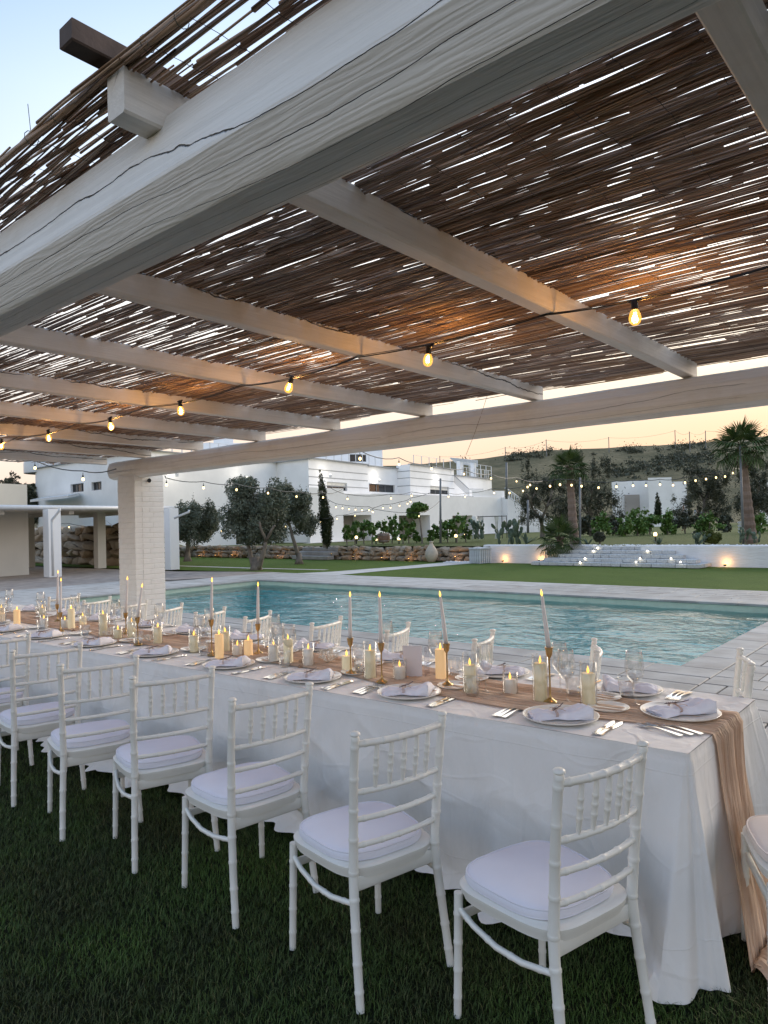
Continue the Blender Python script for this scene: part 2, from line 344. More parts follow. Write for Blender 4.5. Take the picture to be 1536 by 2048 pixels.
m = Mt('white_stone_blocks', .85, .25); v = m.coord(); m.color(m.ramp(m.noise(v, 6, 5), [(.3, (.46, .46, .45)), (.7, (.70, .70, .69))])).bump(m.noise(v, 14, 4), .7, .03); M['whitestone'] = m.m
M['pebble'] = simple('white_pebbles', (.72, .72, .70), .8, .15, 20, .8, bscale=18)
M['soildark'] = simple('dark_bed_soil', (.05, .04, .03), .95, .3)
m = Mt('pool_tile', .5, .4); v = m.coord((1, 1, 1)); m.color(m.ramp(m.noise(v, .8, 3), [(.3, (.09, .86, .83)), (.7, (.14, .94, .90))])); M['pool'] = m.m
M['poolband'] = simple('pool_rim_tile', (.50, .54, .42), .5, .08)
def emis(name, color, st):
    m = bpy.data.materials.new(name); m.use_nodes = True; t = m.node_tree; b = t.nodes['Principled BSDF']
    b.inputs['Base Color'].default_value = (*color, 1); b.inputs['Emission Color'].default_value = (*color, 1); b.inputs['Emission Strength'].default_value = st
    return m
M['flame'] = emis('led_flame', (1, .50, .08), 1.7); M['filament'] = emis('bulb_filament', (1, .66, .28), 40)
M['farbulb'] = emis('lit_bulb', (1, .72, .32), 2.4); M['lens'] = emis('uplight_lens', (1, .55, .16), 6); M['lenswhite'] = emis('step_light_lens', (1, .88, .62), 7)
M['walllamp'] = emis('wall_lamp_lens', (1, .93, .8), 3)
def thin_glass(name, tint=(.985, .99, .99), rough=.01, base=.10, edge=.95, glow=None):
    m = bpy.data.materials.new(name); m.use_nodes = True; t = m.node_tree; N = t.nodes; N.remove(N['Principled BSDF'])
    tr = N.new('ShaderNodeBsdfTransparent'); gl = N.new('ShaderNodeBsdfGlossy'); gl.inputs['Roughness'].default_value = rough
    lw = N.new('ShaderNodeLayerWeight'); lw.inputs[0].default_value = .30; rp = N.new('ShaderNodeValToRGB'); t.links.new(lw.outputs['Facing'], rp.inputs[0])
    e = rp.color_ramp.elements; e[0].position = 0; e[0].color = (base, base, base, 1); e[1].position = 1; e[1].color = (edge, edge, edge, 1); e.new(.66).color = (base*2.2, base*2.2, base*2.2, 1)
    rt = N.new('ShaderNodeValToRGB'); t.links.new(lw.outputs['Facing'], rt.inputs[0]); q = rt.color_ramp.elements
    q[0].color = (*tint, 1); q[1].color = (.50, .51, .52, 1); q.new(.78).color = (*[c*.96 for c in tint], 1); t.links.new(rt.outputs[0], tr.inputs[0])
    mx = N.new('ShaderNodeMixShader'); t.links.new(rp.outputs[0], mx.inputs[0]); t.links.new(tr.outputs[0], mx.inputs[1]); t.links.new(gl.outputs[0], mx.inputs[2])
    out = mx.outputs[0]
    if glow:
        em = N.new('ShaderNodeEmission'); em.inputs[0].default_value = (*glow[:3], 1); em.inputs[1].default_value = glow[3]; ad_ = N.new('ShaderNodeAddShader'); t.links.new(out, ad_.inputs[0]); t.links.new(em.outputs[0], ad_.inputs[1]); out = ad_.outputs[0]
    t.links.new(out, N['Material Output'].inputs[0]); return m
M['glass'] = thin_glass('clear_glass'); M['bulbglass'] = thin_glass('amber_bulb_glass', (1, .80, .45), .02, .05, .5, glow=(1, .50, .10, .42)); M['acrylic'] = thin_glass('acrylic_sheet', (.93, .92, .95), .05, .08, .5)
def water():
    m = bpy.data.materials.new('pool_water'); m.use_nodes = True; t = m.node_tree; N = t.nodes; N.remove(N['Principled BSDF']); L = t.links
    tc = N.new('ShaderNodeTexCoord'); bprev = None
    for sc, det, st, di, dist in (((1, 1.2, 1), 2, 1.0, .048, .8), ((1, 1, 1), 3, 1.0, .017, .4)):
        mp = N.new('ShaderNodeMapping'); L.new(tc.outputs['Object'], mp.inputs[0]); mp.inputs['Scale'].default_value = sc; mp.inputs['Rotation'].default_value = (0, 0, .5)
        nz = N.new('ShaderNodeTexNoise'); L.new(mp.outputs[0], nz.inputs[0]); nz.inputs['Scale'].default_value = 1.9 if bprev is None else 8
        nz.inputs['Detail'].default_value = det; nz.inputs['Distortion'].default_value = dist
        b = N.new('ShaderNodeBump'); b.inputs['Strength'].default_value = st; b.inputs['Distance'].default_value = di; L.new(nz.outputs[0], b.inputs['Height'])
        if bprev: L.new(bprev.outputs[0], b.inputs['Normal'])
        bprev = b
    tr = N.new('ShaderNodeBsdfTransparent'); tr.inputs[0].default_value = (.93, 1, 1, 1)
    gl = N.new('ShaderNodeBsdfGlossy'); gl.inputs['Roughness'].default_value = .02; L.new(bprev.outputs[0], gl.inputs['Normal'])
    fr = N.new('ShaderNodeFresnel'); fr.inputs['IOR'].default_value = 1.33; L.new(bprev.outputs[0], fr.inputs['Normal'])
    mx = N.new('ShaderNodeMixShader'); L.new(fr.outputs[0], mx.inputs[0]); L.new(tr.outputs[0], mx.inputs[1]); L.new(gl.outputs[0], mx.inputs[2])
    L.new(mx.outputs[0], N['Material Output'].inputs[0]); return m
M['water'] = water()

# ------------------------------------------------------------------ THE GROUND
PX0, PX1, PY0, PY1 = -16.95, -2.55, 7.78, 13.85       # the pool
def sheet(name, pts, z, mat, kind='structure', parent=None):
    o = link(name, mesh(name, [(p[0], p[1], z) for p in pts], [tuple(range(len(pts)))], mat), parent)
    if kind: o['kind'] = kind
    return o
R_ = 1500
gv = [(-R_, -R_), (PX0-.02, -R_), (PX1+.02, -R_), (R_, -R_), (-R_, PY0-.02), (PX0-.02, PY0-.02), (PX1+.02, PY0-.02), (R_, PY0-.02), (-R_, PY1+.02), (PX0-.02, PY1+.02), (PX1+.02, PY1+.02), (R_, PY1+.02), (-R_, R_), (PX0-.02, R_), (PX1+.02, R_), (R_, R_)]
o = link('ground', mesh('ground', [(x, y, -.07) for x, y in gv], [(j*4+i, j*4+i+1, j*4+i+5, j*4+i+4) for j in range(3) for i in range(3) if not (i == 1 and j == 1)], M['terr'])); o['kind'] = 'structure'
sheet('lawn', [(-45, -12), (14, -12), (14, 4.2), (-45, 4.2)], -.004, M['soil'])
sheet('garden_lawn', [(-60, 14.0), (-18.2, 16.3), (8, 16.3), (40, 20), (40, 23.4), (-60, 23.4)], -.012, M['lawn'])
sheet('cobbled_terrace', [(-60, 4.2), (-20.9, 4.2), (-20.9, 8.2), (-19.9, 12.2), (-18.0, 16.25), (-19.5, 16.45), (-23.5, 15.3), (-60, 13.6)], -.003, M['cobble'])
# path crossing the lawn, with a slim bend at each end
sheet('path', [(-18.0, 16.29), (-15.95, 16.29), (-15.75, 19.2), (-15.2, 22.6), (-14.2, 23.4), (-16.6, 23.4), (-16.75, 20.3), (-17.3, 17.4)], -.006, M['pathm'])
sheet('path', [(-45, 17.2), (-22, 17.6), (-18.2, 17.9), (-18.2, 18.15), (-22, 17.9), (-45, 17.6)], -.007, M['pathm'])
# pool deck: joint bed with a hole, slabs one by one
deck = empty('pool_deck'); deck['kind'] = 'structure'
X0, X1, Y0, Y1 = -20.9, 6, 4.2, 16.3
dv = [(X0, Y0), (PX0, Y0), (PX1, Y0), (X1, Y0), (X0, PY0), (PX0, PY0), (PX1, PY0), (X1, PY0), (X0, PY1), (PX0, PY1), (PX1, PY1), (X1, PY1), (X0, Y1), (PX0, Y1), (PX1, Y1), (X1, Y1)]
link('joint_bed', mesh('joint_bed', [(x, y, -.022) for x, y in dv], [(j*4+i, j*4+i+1, j*4+i+5, j*4+i+4) for j in range(3) for i in range(3) if not (i == 1 and j == 1)], M['joint']), deck)
slabs = []
def lay(x0, x1, y0, y1, lx=.62, ly=.37):
    ny = max(1, round((y1-y0)/ly)); ly = (y1-y0)/ny
    for j in range(ny):
        x = x0; first = True
        while x < x1-.05:
            l = lx*random.choice((.62, .85, 1, 1, 1.2)) if not first else lx*random.uniform(.3, 1)
            first = False; e = min(x+l, x1)
            if x1-e < .15: e = x1
            slabs.append(((x+e)/2, y0+ly*(j+.5), e-x-.014, ly-.014)); x = e
lay(X0, PX0-.40, Y0, 12.2); lay(PX0-2.2, PX0-.40, 12.2, Y1); lay(PX0-.40, PX1+.40, Y0, PY0-.40); lay(PX0-.40, PX1+.40, PY1+.40, Y1); lay(PX1+.40, X1, Y0, Y1)
def insight(p, m=60):
    q = proj(p); return q[2] > .1 and -m < q[0] < 1536+m and -m < q[1] < 2048+m
slabs.sort(key=lambda s: (0 if insight((s[0], s[1], 0)) else 1, s[0]**2+s[1]**2))
unit = MB().box((0, 0, -.012), (1, 1, .024), bev=.0).mesh('paving_slab', M['slab'])
variants = []
for k in range(6):
    b = MB(); q = .012
    V = [(-.5, -.5, -.024), (.5, -.5, -.024), (.5, .5, -.024), (-.5, .5, -.024)]
    jit = [(random.uniform(-.008, .008), random.uniform(-.012, .012)) for _ in range(4)]
    for (x, y), (a, c) in zip(((-.5, -.5), (.5, -.5), (.5, .5), (-.5, .5)), jit): V.append((x+a, y+c, -.006))
    for (x, y), (a, c) in zip(((-.5, -.5), (.5, -.5), (.5, .5), (-.5, .5)), jit): V.append(((x+a)*(1-q*1.4), (y+c)*(1-q*2.4), random.uniform(-.002, .0)))
    Fc = [(8, 9, 10, 11)]+[(l*4+i, l*4+(i+1) % 4, l*4+4+(i+1) % 4, l*4+4+i) for l in range(2) for i in range(4)]
    variants.append(mesh('paving_slab', V, Fc, M['slab']))
for (x, y, a, b) in slabs[:300]:
    link('paving_slab', random.choice(variants), deck, loc=(x, y, random.uniform(-.003, .001)), scale=(a, b, 1))
big = MB()
for (x, y, a, b) in slabs[300:]: big.box((x, y, -.012+random.uniform(-.003, .001)), (a, b, .024))
o = big.build('paving', M['slabfar'], deck); o['kind'] = 'stuff'
# coping
cop = empty('pool_coping'); cop['kind'] = 'structure'
def coping(x0, y0, x1, y1, n, horizontal):
    for i in range(n):
        if horizontal:
            a = x0+(x1-x0)*i/n; b = x0+(x1-x0)*(i+1)/n; c = ((a+b)/2, (y0+y1)/2, -.020); d = (b-a-.008, y1-y0-.008, .045)
        else:
            a = y0+(y1-y0)*i/n; b = y0+(y1-y0)*(i+1)/n; c = ((x0+x1)/2, (a+b)/2, -.020); d = (x1-x0-.008, b-a-.008, .045)
        MB().box((0, 0, 0), d, bev=.006).build('coping_stone', M['slab'], cop, loc=c)
coping(PX0-.40, PY0-.40, PX1+.40, PY0+.03, 22, True); coping(PX0-.40, PY1-.03, PX1+.40, PY1+.40, 22, True)
coping(PX0-.40, PY0+.03, PX0+.03, PY1-.03, 9, False); coping(PX1-.03, PY0+.03, PX1+.40, PY1-.03, 9, False)
# basin and water
bas = empty('pool_basin'); bas['kind'] = 'structure'
for nm, mt, za, zb in (('pool_rim', M['poolband'], -.30, -.043), ('pool_wall', M['pool'], -1.45, -.30)):
    V = [(x, y, z) for z in (za, zb) for x, y in ((PX0, PY0), (PX1, PY0), (PX1, PY1), (PX0, PY1))]
    link(nm, mesh(nm, V, [(i, 4+i, 4+(i+1) % 4, (i+1) % 4) for i in range(4)], mt), bas)
link('pool_floor', mesh('pool_floor', [(PX0, PY0, -1.45), (PX1, PY0, -1.45), (PX1, PY1, -1.45), (PX0, PY1, -1.45)], [(0, 1, 2, 3)], M['pool']), bas)
nx, ny = 220, 100
xs, ys = np.meshgrid(np.linspace(PX0+.001, PX1-.001, nx), np.linspace(PY0+.001, PY1-.001, ny)); zz = np.full_like(xs, -.15)
for k in range(26):
    a = rng.uniform(0, 2*math.pi); wl = rng.uniform(.35, 1.6); zz += .0016*wl*np.sin((xs*math.cos(a)+ys*math.sin(a))*2*math.pi/wl+rng.uniform(0, 6))
ii = np.arange(nx*ny).reshape(ny, nx); Q = np.stack([ii[:-1, :-1], ii[:-1, 1:], ii[1:, 1:], ii[1:, :-1]], -1).reshape(-1, 4)
o = link('pool_water', npmesh('pool_water', np.stack([xs, ys, zz], -1).reshape(-1, 3), Q, M['water'], True)); o['kind'] = 'structure'

# foreground grass: one blade = a bent two-quad strip
def grass_patch(name, sampler, n, hmin, hmax, w, mat, z0=-.004):
    p = sampler(n); n = len(p)
    a = rng.uniform(0, 2*math.pi, n); h = rng.uniform(hmin, hmax, n); lean = rng.uniform(.15, .9, n)*h; w_ = w*rng.uniform(.6, 1.3, n)
    dx, dy = np.cos(a), np.sin(a); px, py = -dy, dx
    base = np.stack([p[:, 0], p[:, 1], np.full(n, z0)], -1)
    def at(t, s): return base + np.stack([dx*lean*t**2+px*w_*s, dy*lean*t**2+py*w_*s, h*t*(1-.25*t)], -1)
    V = np.stack([at(0, -1), at(0, 1), at(.55, .8), at(.55, -.8), at(1, .08), at(1, -.08)], 1).reshape(-1, 3)
    b = np.arange(n)[:, None]*6; Q = np.concatenate([b+[0, 1, 2, 3], b+[3, 2, 4, 5]], 0)
    o = link(name, npmesh(name, V, Q, mat)); o['kind'] = 'stuff'; return o
def near_sampler(n):
    out = []; tot = 0
    while tot < n:
        X = rng.uniform(-11, 3.6, n*2); Y = rng.uniform(-.2, 4.2, n*2)
        d = np.hypot(X, Y); az = np.degrees(np.arctan2(X, Y)); ok = (az > -76) & (az < 50) & (d > 1.4) & (rng.uniform(0, 1, n*2) < np.clip((4.2/d)**2.0, .04, 1))
        q = np.stack([X[ok], Y[ok]], -1); out.append(q); tot += len(q)
    return np.concatenate(out)[:n]
tag(grass_patch('grass', near_sampler, 430000, .016, .040, .0014, M['grass']), 'dark mown grass of the lawn under the chairs and table', 'grass')

# ------------------------------------------------------------------ PERGOLA
perg = empty('pergola', (-4, 3.05, 0)); tag(perg, 'white painted timber pergola with a reed canopy over the table', 'pergola')
PO = Vector((-4, 3.05, 0))
def loc_(p): return Vector(p)-PO
def beam_x(name, prof, x0, x1, n, amp, mat, parent):
    # prof: closed (y,z) loop; long beam along x with worn, slightly wandering faces
    m_ = len(prof); dense = []; sub = 5
    for i in range(m_):
        a, b = prof[i], prof[(i+1) % m_]
        for k in range(sub): dense.append((a[0]+(b[0]-a[0])*k/sub, a[1]+(b[1]-a[1])*k/sub))
    cy = sum(p[0] for p in prof)/m_; cz = sum(p[1] for p in prof)/m_; V = []; N_ = len(dense)
    for i in range(n+1):
        x = x0+(x1-x0)*i/n
        for k, (y, z) in enumerate(dense):
            f = 1+amp*mnoise.noise(Vector((x*.9, y*7, z*7)))*2+amp*.6*mnoise.noise(Vector((x*4, y*16, z*16)))
            V.append((x, cy+(y-cy)*f, cz+(z-cz)*f))
    Fc = [(i*N_+k, i*N_+(k+1) % N_, (i+1)*N_+(k+1) % N_, (i+1)*N_+k) for i in range(n) for k in range(N_)]
    Fc += [tuple(range(N_))[::-1], tuple(n*N_+k for k in range(N_))]
    V = [tuple(Vector(v)-PO) for v in V]
    o = link(name, mesh(name, V, Fc, mat), parent); autosmooth(o, 14); return o
# near beam: flat face above, chamfered lower half, cracked
beam_x('beam', [(1.113, 2.358), (1.004, 2.353), (.998, 2.360), (.952, 2.448), (.952, 2.458), (1.016, 2.650), (1.035, 2.660), (1.16, 2.65), (1.19, 2.50), (1.165, 2.40), (1.125, 2.36)], -10.3, 2.6, 220, .004, M['beam'], perg)
o = beam_x('beam', [(5.19, 2.318), (5.125, 2.345), (5.10, 2.39), (5.10, 2.49), (5.125, 2.545), (5.20, 2.572), (5.30, 2.555), (5.34, 2.47), (5.33, 2.36), (5.27, 2.322)], -9.50, 2.6, 120, .03, M['beam'], perg)
MB().lathe([(.06, 0), (.105, .03), (.12, .06)], 14, closed_bot=True).build('beam_end', M['beam'], perg, smooth=True, loc=loc_((-9.56, 5.215, 2.445)), rot=(0, math.pi/2, 0))
RX = [-9.92, -8.73, -7.53, -6.33, -5.14, -3.95, -2.82, -1.603, -.385, .82, 2.0]
for i, x in enumerate(RX):
    b = MB(); n = 30; w, h = .078, .118
    for k in range(n+1):
        y = .90+(5.30-.90)*k/n; z = 2.612-(2.612-2.575)*k/n
        jx = .004*mnoise.noise(Vector((x*3, y*1.3, 0))); jz = .004*mnoise.noise(Vector((x*3, y*1.3, 9)))
        for (dx, dz) in ((-w/2, .006), (-w/2+.006, 0), (w/2-.006, 0), (w/2, .006), (w/2, h-.006), (w/2-.006, h), (-w/2+.006, h), (-w/2, h-.006)):
            b.v.append((x+dx+jx-PO.x, y-PO.y, z+dz+jz))
    for k in range(n):
        for q in range(8): b.f.append((k*8+q, k*8+(q+1) % 8, k*8+8+(q+1) % 8, k*8+8+q))
    b.f.append(tuple(range(8))[::-1]); b.f.append(tuple(n*8+q for q in range(8)))
    b.build('rafter', M['rafter'], perg)
    # dark batten lying on the rafter and clamping the mat
    if i in (7,):
        MB().box((0, 0, 0), (.062, .62, .055), bev=.004).build('batten', M['darkwood'], perg, loc=loc_((x-.025, 1.10, 2.775)), rot=(math.radians(-.5), 0, 0))
# brick pillars painted white; courses one by one on the pillar in view
def pillar(x0, y0, w, full):
    base = empty('pillar'); base.parent = perg; base.location = loc_((x0+w/2, y0+w/2, 0))
    MB().box((0, 0, 1.18), (w-.008, w-.008, 2.36)).build('mortar_core', M['brick'], base)
    if not full: return
    nc = 33; ch = 2.335/nc; D = .11; h = w/2
    cache = {}
    def bm_(l):
        l = round(l, 3)
        if l not in cache: cache[l] = MB().box((0, 0, 0), (l-.0015, D, ch-.003), bev=.005).mesh('brick', M['brick'])
        return cache[l]
    for c in range(nc):
        z = ch*(c+.5)
        fy = [(-h, 0), (0, h)] if c % 2 else [(-h, -h/2), (-h/2, h/2), (h/2, h)]
        fx = [(-h+D, h*.25), (h*.25, h)] if c % 2 else [(-h+D, 0), (0, h)]
        for p, q in fy: link('brick', bm_(q-p), base, loc=((p+q)/2, -h+D/2-.001+random.uniform(-.002, .002), z), rot=(random.uniform(-.008, .008), random.uniform(-.006, .006), 0))
        for p, q in fx: link('brick', bm_(q-p), base, loc=(h-D/2+.001+random.uniform(-.002, .002), (p+q)/2, z), rot=(random.uniform(-.006, .006), random.uniform(-.008, .008), math.pi/2))
pillar(-9.235, 5.10, .44, True)
for x0, y0 in ((-9.2, 1.0), (1.4, .9), (1.4, 5.1)): pillar(x0, y0, .40 if y0 > 2 else .36, False)
MB().lathe([(.0, 0), (.02, .002), (.028, .012), (.03, .02)], 12).build('light_fitting', M['black'], perg, smooth=True, loc=loc_((-8.79, 5.31, 2.275)), rot=(0, math.pi/2, 0))

# reed canopy: canes bay by bay, bent between their ties
def canes(specs, name, parent):
    # specs: list of (x0,x1,y,z,dy,dz,r,bend) -> five-sided tubes
    K = len(specs); sp = np.array(specs); seg = 6; n = 5
    t = np.linspace(0, 1, seg+1)[None, :]
    x0, x1, y, z, dy, dz, r, be, ph = [sp[:, i:i+1] for i in range(9)]
    X = x0+(x1-x0)*t; Y = y+dy*(t-.5)+be*np.sin(t*math.pi*1.7+ph)*.5; Z = z+dz*(t-.5)+be*.35*np.sin(t*5+ph*2)
    R = r*(1.1-.45*t)
    R = R*(1+.0*t)
    a = np.linspace(0, 2*math.pi, n, endpoint=False)
    V = np.stack([np.broadcast_to(X[..., None], (K, seg+1, n)), Y[..., None]+R[..., None]*np.cos(a), Z[..., None]+R[..., None]*np.sin(a)], -1)-np.array(PO)
    i = np.arange(seg)[:, None]*n; k = np.arange(n)[None, :]; q = np.stack([i+k, i+(k+1) % n, i+n+(k+1) % n, i+n+k], -1).reshape(-1, 4)
    Q = (np.arange(K)[:, None, None]*(seg+1)*n+q[None]).reshape(-1, 4)
    return V.reshape(K, -1, 3), q, Q
specs = []
ztop = lambda y: 2.612-(y-.9)/4.4*.037+.118
def sagz(x, y):
    # drapes between rafters, droops past the last one
    d = min(abs(x-rx) for rx in RX); s = -.022*math.sin(min(d/1.2, .5)*math.pi)
    if y > 5.2: s -= (y-5.2)*.05
    return ztop(y)+.012+s
for bi in range(-1, len(RX)):
    xa = RX[bi] if bi >= 0 else -10.6; xb = RX[bi+1] if bi+1 < len(RX) else 2.6
    xc = (xa+xb)/2
    y = .90+random.uniform(-.03, .01); yend = 5.18+.22*abs(math.sin(xc*1.9))
    while y < yend:
        dens = mnoise.noise(Vector((xc*.9, y*1.1, 3.3)))
        # patches where two mats overlap
        pitch = .0112+.0034*mnoise.noise(Vector((xc*2, y*3.1, 1.7)))
        patch = mnoise.noise(Vector((xc*.55+5, y*.8, 7)))
        xs_ = xa-.12-random.uniform(0, .6)
        while xs_ < xb+.1:
            L_ = random.uniform(.55, 1.15); xm = xs_+L_/2
            sp = mnoise.noise(Vector((xm*1.3, y*2.3, 0)))*.030
            fan = mnoise.noise(Vector((xm*.8, y*.7, 11)))*.075
            yy = y+sp+random.gauss(0, .0026)
            thin = mnoise.noise(Vector((xm*.8, y*1.1, 15)))
            if random.random() > .25+.30*max(0, thin) or yy < .93:
                specs.append((xs_, xs_+L_, yy, sagz(xm, yy)+random.uniform(-.006, .008), fan+random.gauss(0, .004), random.gauss(0, .004), random.uniform(.0028, .0050), random.gauss(0, .006), random.uniform(0, 6.28)))
            dn = mnoise.noise(Vector((xm*.75+2, y*.62, 23)))
            if dn > .10 and random.random() < min(1, .5+dn*1.8):
                specs.append((xs_+random.uniform(-.2, .2), xs_+L_+random.uniform(-.2, .1), yy+random.uniform(-.01, .01), sagz(xm, yy)+random.uniform(.008, .022), fan*.4+.05+random.gauss(0, .01), random.gauss(0, .006), random.uniform(.003, .005), random.gauss(0, .008), random.uniform(0, 6.28)))
            xs_ += L_*random.uniform(.93, 1.03)
        y += max(.0072, pitch)
def cane_key(s):
    c = ((s[0]+s[1])/2, s[2], s[3]); q = proj(c); a = proj((s[0], s[2], s[3])); b = proj((s[1], s[2], s[3]))
    vis = 0 < q[0] < 1536 and 0 < q[1] < 1000
    hidden = s[2] < 1.45 and c[0] < .2
    return -math.hypot(a[0]-b[0], a[1]-b[1]) if (vis and not hidden) else 0
specs.sort(key=cane_key)
Vc, q1, Qa = canes(specs[:300], 'cane', perg)
for i in range(300):
    o = link('cane', npmesh('cane', Vc[i], q1, M['cane'], True), perg)
mat_specs = specs[300:]
Vc, q1, Qa = canes(mat_specs, 'mat', perg)
o = link('reed_mat', npmesh('reed_mat', Vc.reshape(-1, 3), Qa, M['cane'], True), perg); o['kind'] = 'stuff'
# tie threads across the canes
tb = MB(); x = -10.5
while x < 2.6:
    for k in range(1):
        pts = []
        yy = .9
        while yy < 5.25: pts.append(loc_((x+.012*math.sin(yy*7+x*9)+.03*mnoise.noise(Vector((x, yy*2, 3))), yy, sagz(x, yy)-.007+.004*math.sin(yy*60)))); yy += .045
        if proj((x, 2.5, 2.7))[0] > -200: tb.tube(pts, .0009, 3, False)
    x += .155+random.uniform(-.02, .02)
o = tb.build('tie_threads', M['thread'], perg); o['kind'] = 'stuff'
# edge poles of split cane along the outer edge, lashed with green wire
def edge_y(x): return .905+.012*math.sin(x*3.1)+.02*mnoise.noise(Vector((x*1.2, 0, 0)))
for off, r0 in ((0, .0105), (.016, .008), (-.012, .0065)):
    x = -5.2
    while x < .9:
        L_ = random.uniform(1.0, 1.6); pts = []
        for k in range(9):
            xx = x+L_*k/8; pts.append(loc_((xx, edge_y(xx)-.012+off*.5+random.uniform(-.003, .003), ztop(.9)+.018+off*.6-.03*math.sin(math.pi*((xx-RX[7]) % 1.2)/1.2)+random.uniform(-.003, .003))))
        MB().tube(pts, [r0*(1.1-.35*k/8) for k in range(9)], 7).build('edge_pole', M['cane'], perg, smooth=True); x += L_*.93
wb = MB()
for k in range(16):
    x = -3.2+k*.19+random.uniform(-.05, .05); c = loc_((x, edge_y(x)-.01, ztop(.9)+.02-.03*math.sin(math.pi*((x-RX[7]) % 1.2)/1.2)))
    wb = MB(); wb.tube([c+Vector((0, .02*math.cos(a*.7), .02*math.sin(a*.7))) for a in range(10)], .0011, 4)
    if k % 3 == 0:
        d = random.choice((-1, 1)); wb.tube([c+Vector((.01*s, -.006*s*d, -.012*s+.001*s*s if k % 2 else .013*s)) for s in range(6)], .0009, 4)
    wb.build('wire_tie', M['wire'], perg)
# a stray straw hanging off the far edge
MB().tube([loc_(p) for p in (G(975, 790, 2.62), G(962, 830, 2.50), P(948, 870, proj(G(975, 790, 2.62))[2]), P(932, 910, proj(G(975, 790, 2.62))[2]))], .0018, 5).build('loose_straw', M['cane'], perg)

# ------------------------------------------------------------------ FESTOON LIGHTS
bulb_prof = [(.0, -.060), (.010, -.058), (.0185, -.050), (.0225, -.038), (.0225, -.028), (.019, -.014), (.0135, -.002), (.012, .006)]
BG = MB().lathe([(r*1.18, z*1.15) for r, z in bulb_prof], 20).mesh('glass', M['bulbglass'], True)
BF = MB().tube([(.004, 0, -.046), (.004, 0, -.012)], .0036, 6).tube([(-.004, 0, -.046), (-.004, 0, -.012)], .0022, 6).tube([(0, .004, -.046), (0, .004, -.012)], .0022, 6).mesh('filament', M['filament'])
BS = MB().lathe([(.0, .045), (.010, .045), (.014, .040), (.015, .012), (.017, .004), (.017, -.002), (.0, -.002)], 16).tube([(-.03, 0, .043), (-.015, 0, .040), (0, 0, .038), (.015, 0, .040), (.03, 0, .043)], [.006, .009, .012, .009, .006], 8).mesh('socket', M['black'], True)
def catenary(a, b, sag, n=16): return [Vector(a).lerp(Vector(b), k/n)+Vector((0, 0, -sag*4*(k/n)*(1-k/n))) for k in range(n+1)]
fs = empty('festoon_lights', (-4, 3.1, 2.55)); tag(fs, 'black cable of seven lit globe bulbs strung under the pergola rafters', 'string lights')
FO = Vector((-4, 3.1, 2.55))
pts = []; hooks = [Vector((RX[i], 3.1+(.015 if i % 2 else -.015), 2.585)) for i in range(0, len(RX))]
for i in range(len(hooks)-1): pts += [p-FO for p in catenary(hooks[i], hooks[i+1], .035 if i != 6 else .02, 10)][:-1]
MB().tube(pts, .0036, 6).build('cable', M['black'], fs, smooth=True)
MB().tube([p+Vector((0, .006*math.sin(k), .007)) for k, p in enumerate(pts)], .0022, 5).build('cable', M['black'], fs, smooth=True)
near_bulbs = []
for k, (px, py) in enumerate(((1270, 635), (857, 720), (581, 776), (361, 822), (221, 853), (97, 876), (3, 893))):
    d = ray(px, py); t = 3.1/d.y; c = Vector((0, 0, H))+d*t; near_bulbs.append(c)
    b = empty('bulb'); b.parent = fs; b.location = c+Vector((0, 0, .034))-FO; b.rotation_euler = (random.uniform(-.12, .12), random.uniform(-.2, .2) if k != 2 else .45, 0)
    for me in (BG, BF, BS): link(me.name.split('.')[0], me, b)
    l = bpy.data.lights.new('bulb_light', 'POINT'); l.energy = 3.4; l.color = (1, .58, .25); l.shadow_soft_size = .02
    lo = link('bulb_light', l, None, loc=c+Vector((0, 0, -.005)))

# small far bulbs
FBm = MB().lathe([(.0, -.055), (.016, -.048), (.023, -.03), (.018, -.010), (.010, 0)], 10).mesh('bulb', M['farbulb'], True)
FSm = MB().lathe([(.010, -.002), (.014, .0), (.013, .03), (.006, .04), (.004, .075), (.0, .075)], 8).mesh('socket', M['black'], True)
def far_string(label, pts, dists, bulbs=True, scale=1.0, sagpx=8, lamps=False, ends=None):
    """pts: picture positions of the bulbs, dists: distance at first and last"""
    n = len(pts); W3 = []
    for i, (x, y) in enumerate(pts): W3.append(P(x, y, dists[0]+(dists[1]-dists[0])*i/max(1, n-1)))
    root = empty('string_lights', tuple(W3[0])); tag(root, label, 'string lights', 'strings of lit globe bulbs over the garden')
    O = W3[0]; top = [w+Vector((0, 0, .075*scale)) for w in W3]
    line = []
    if ends: top = [ends[0]]+top+[ends[1]]
    for i in range(len(top)-1):
        L_ = (top[i+1]-top[i]).length; line += [p-O for p in catenary(top[i], top[i+1], L_*.03, 5)][:-1]
    line.append(top[-1]-O)
    MB().tube(line, .006*scale, 5).build('cable', M['black'], root)
    for w in W3:
        bo = link('bulb', FBm, root, loc=w-O, scale=(scale*.72,)*3); link('socket', FSm, bo)
    return W3
far_string('string with two clear bulbs left of the brick pillar below the roof edge', [(70, 933), (166, 955)], (11.5, 10.5), scale=1.3, ends=[P(-60, 905, 13), P(232, 938, 9.6)])
far_string('string running from the brick pillar past the olive crowns to the cypress', [(333, 967), (407, 973), (473, 977), (536, 984), (593, 991), (646, 993)], (13, 19), scale=1.35, ends=[P(330, 952, 12.4), P(690, 974, 22)])
far_string('string crossing the white house below its upper windows', [(695, 996), (782, 995), (823, 990), (897, 992), (930, 992)], (21, 26), scale=1.4, ends=[P(660, 975, 20), P(984, 977, 27)])
far_string('high string dropping from the pergola beam in front of the house roof', [(720, 914), (798, 926), (863, 935), (928, 946), (982, 955), (1033, 961)], (9.5, 19), scale=1.15, ends=[P(600, 880, 8), P(1085, 962, 21)])
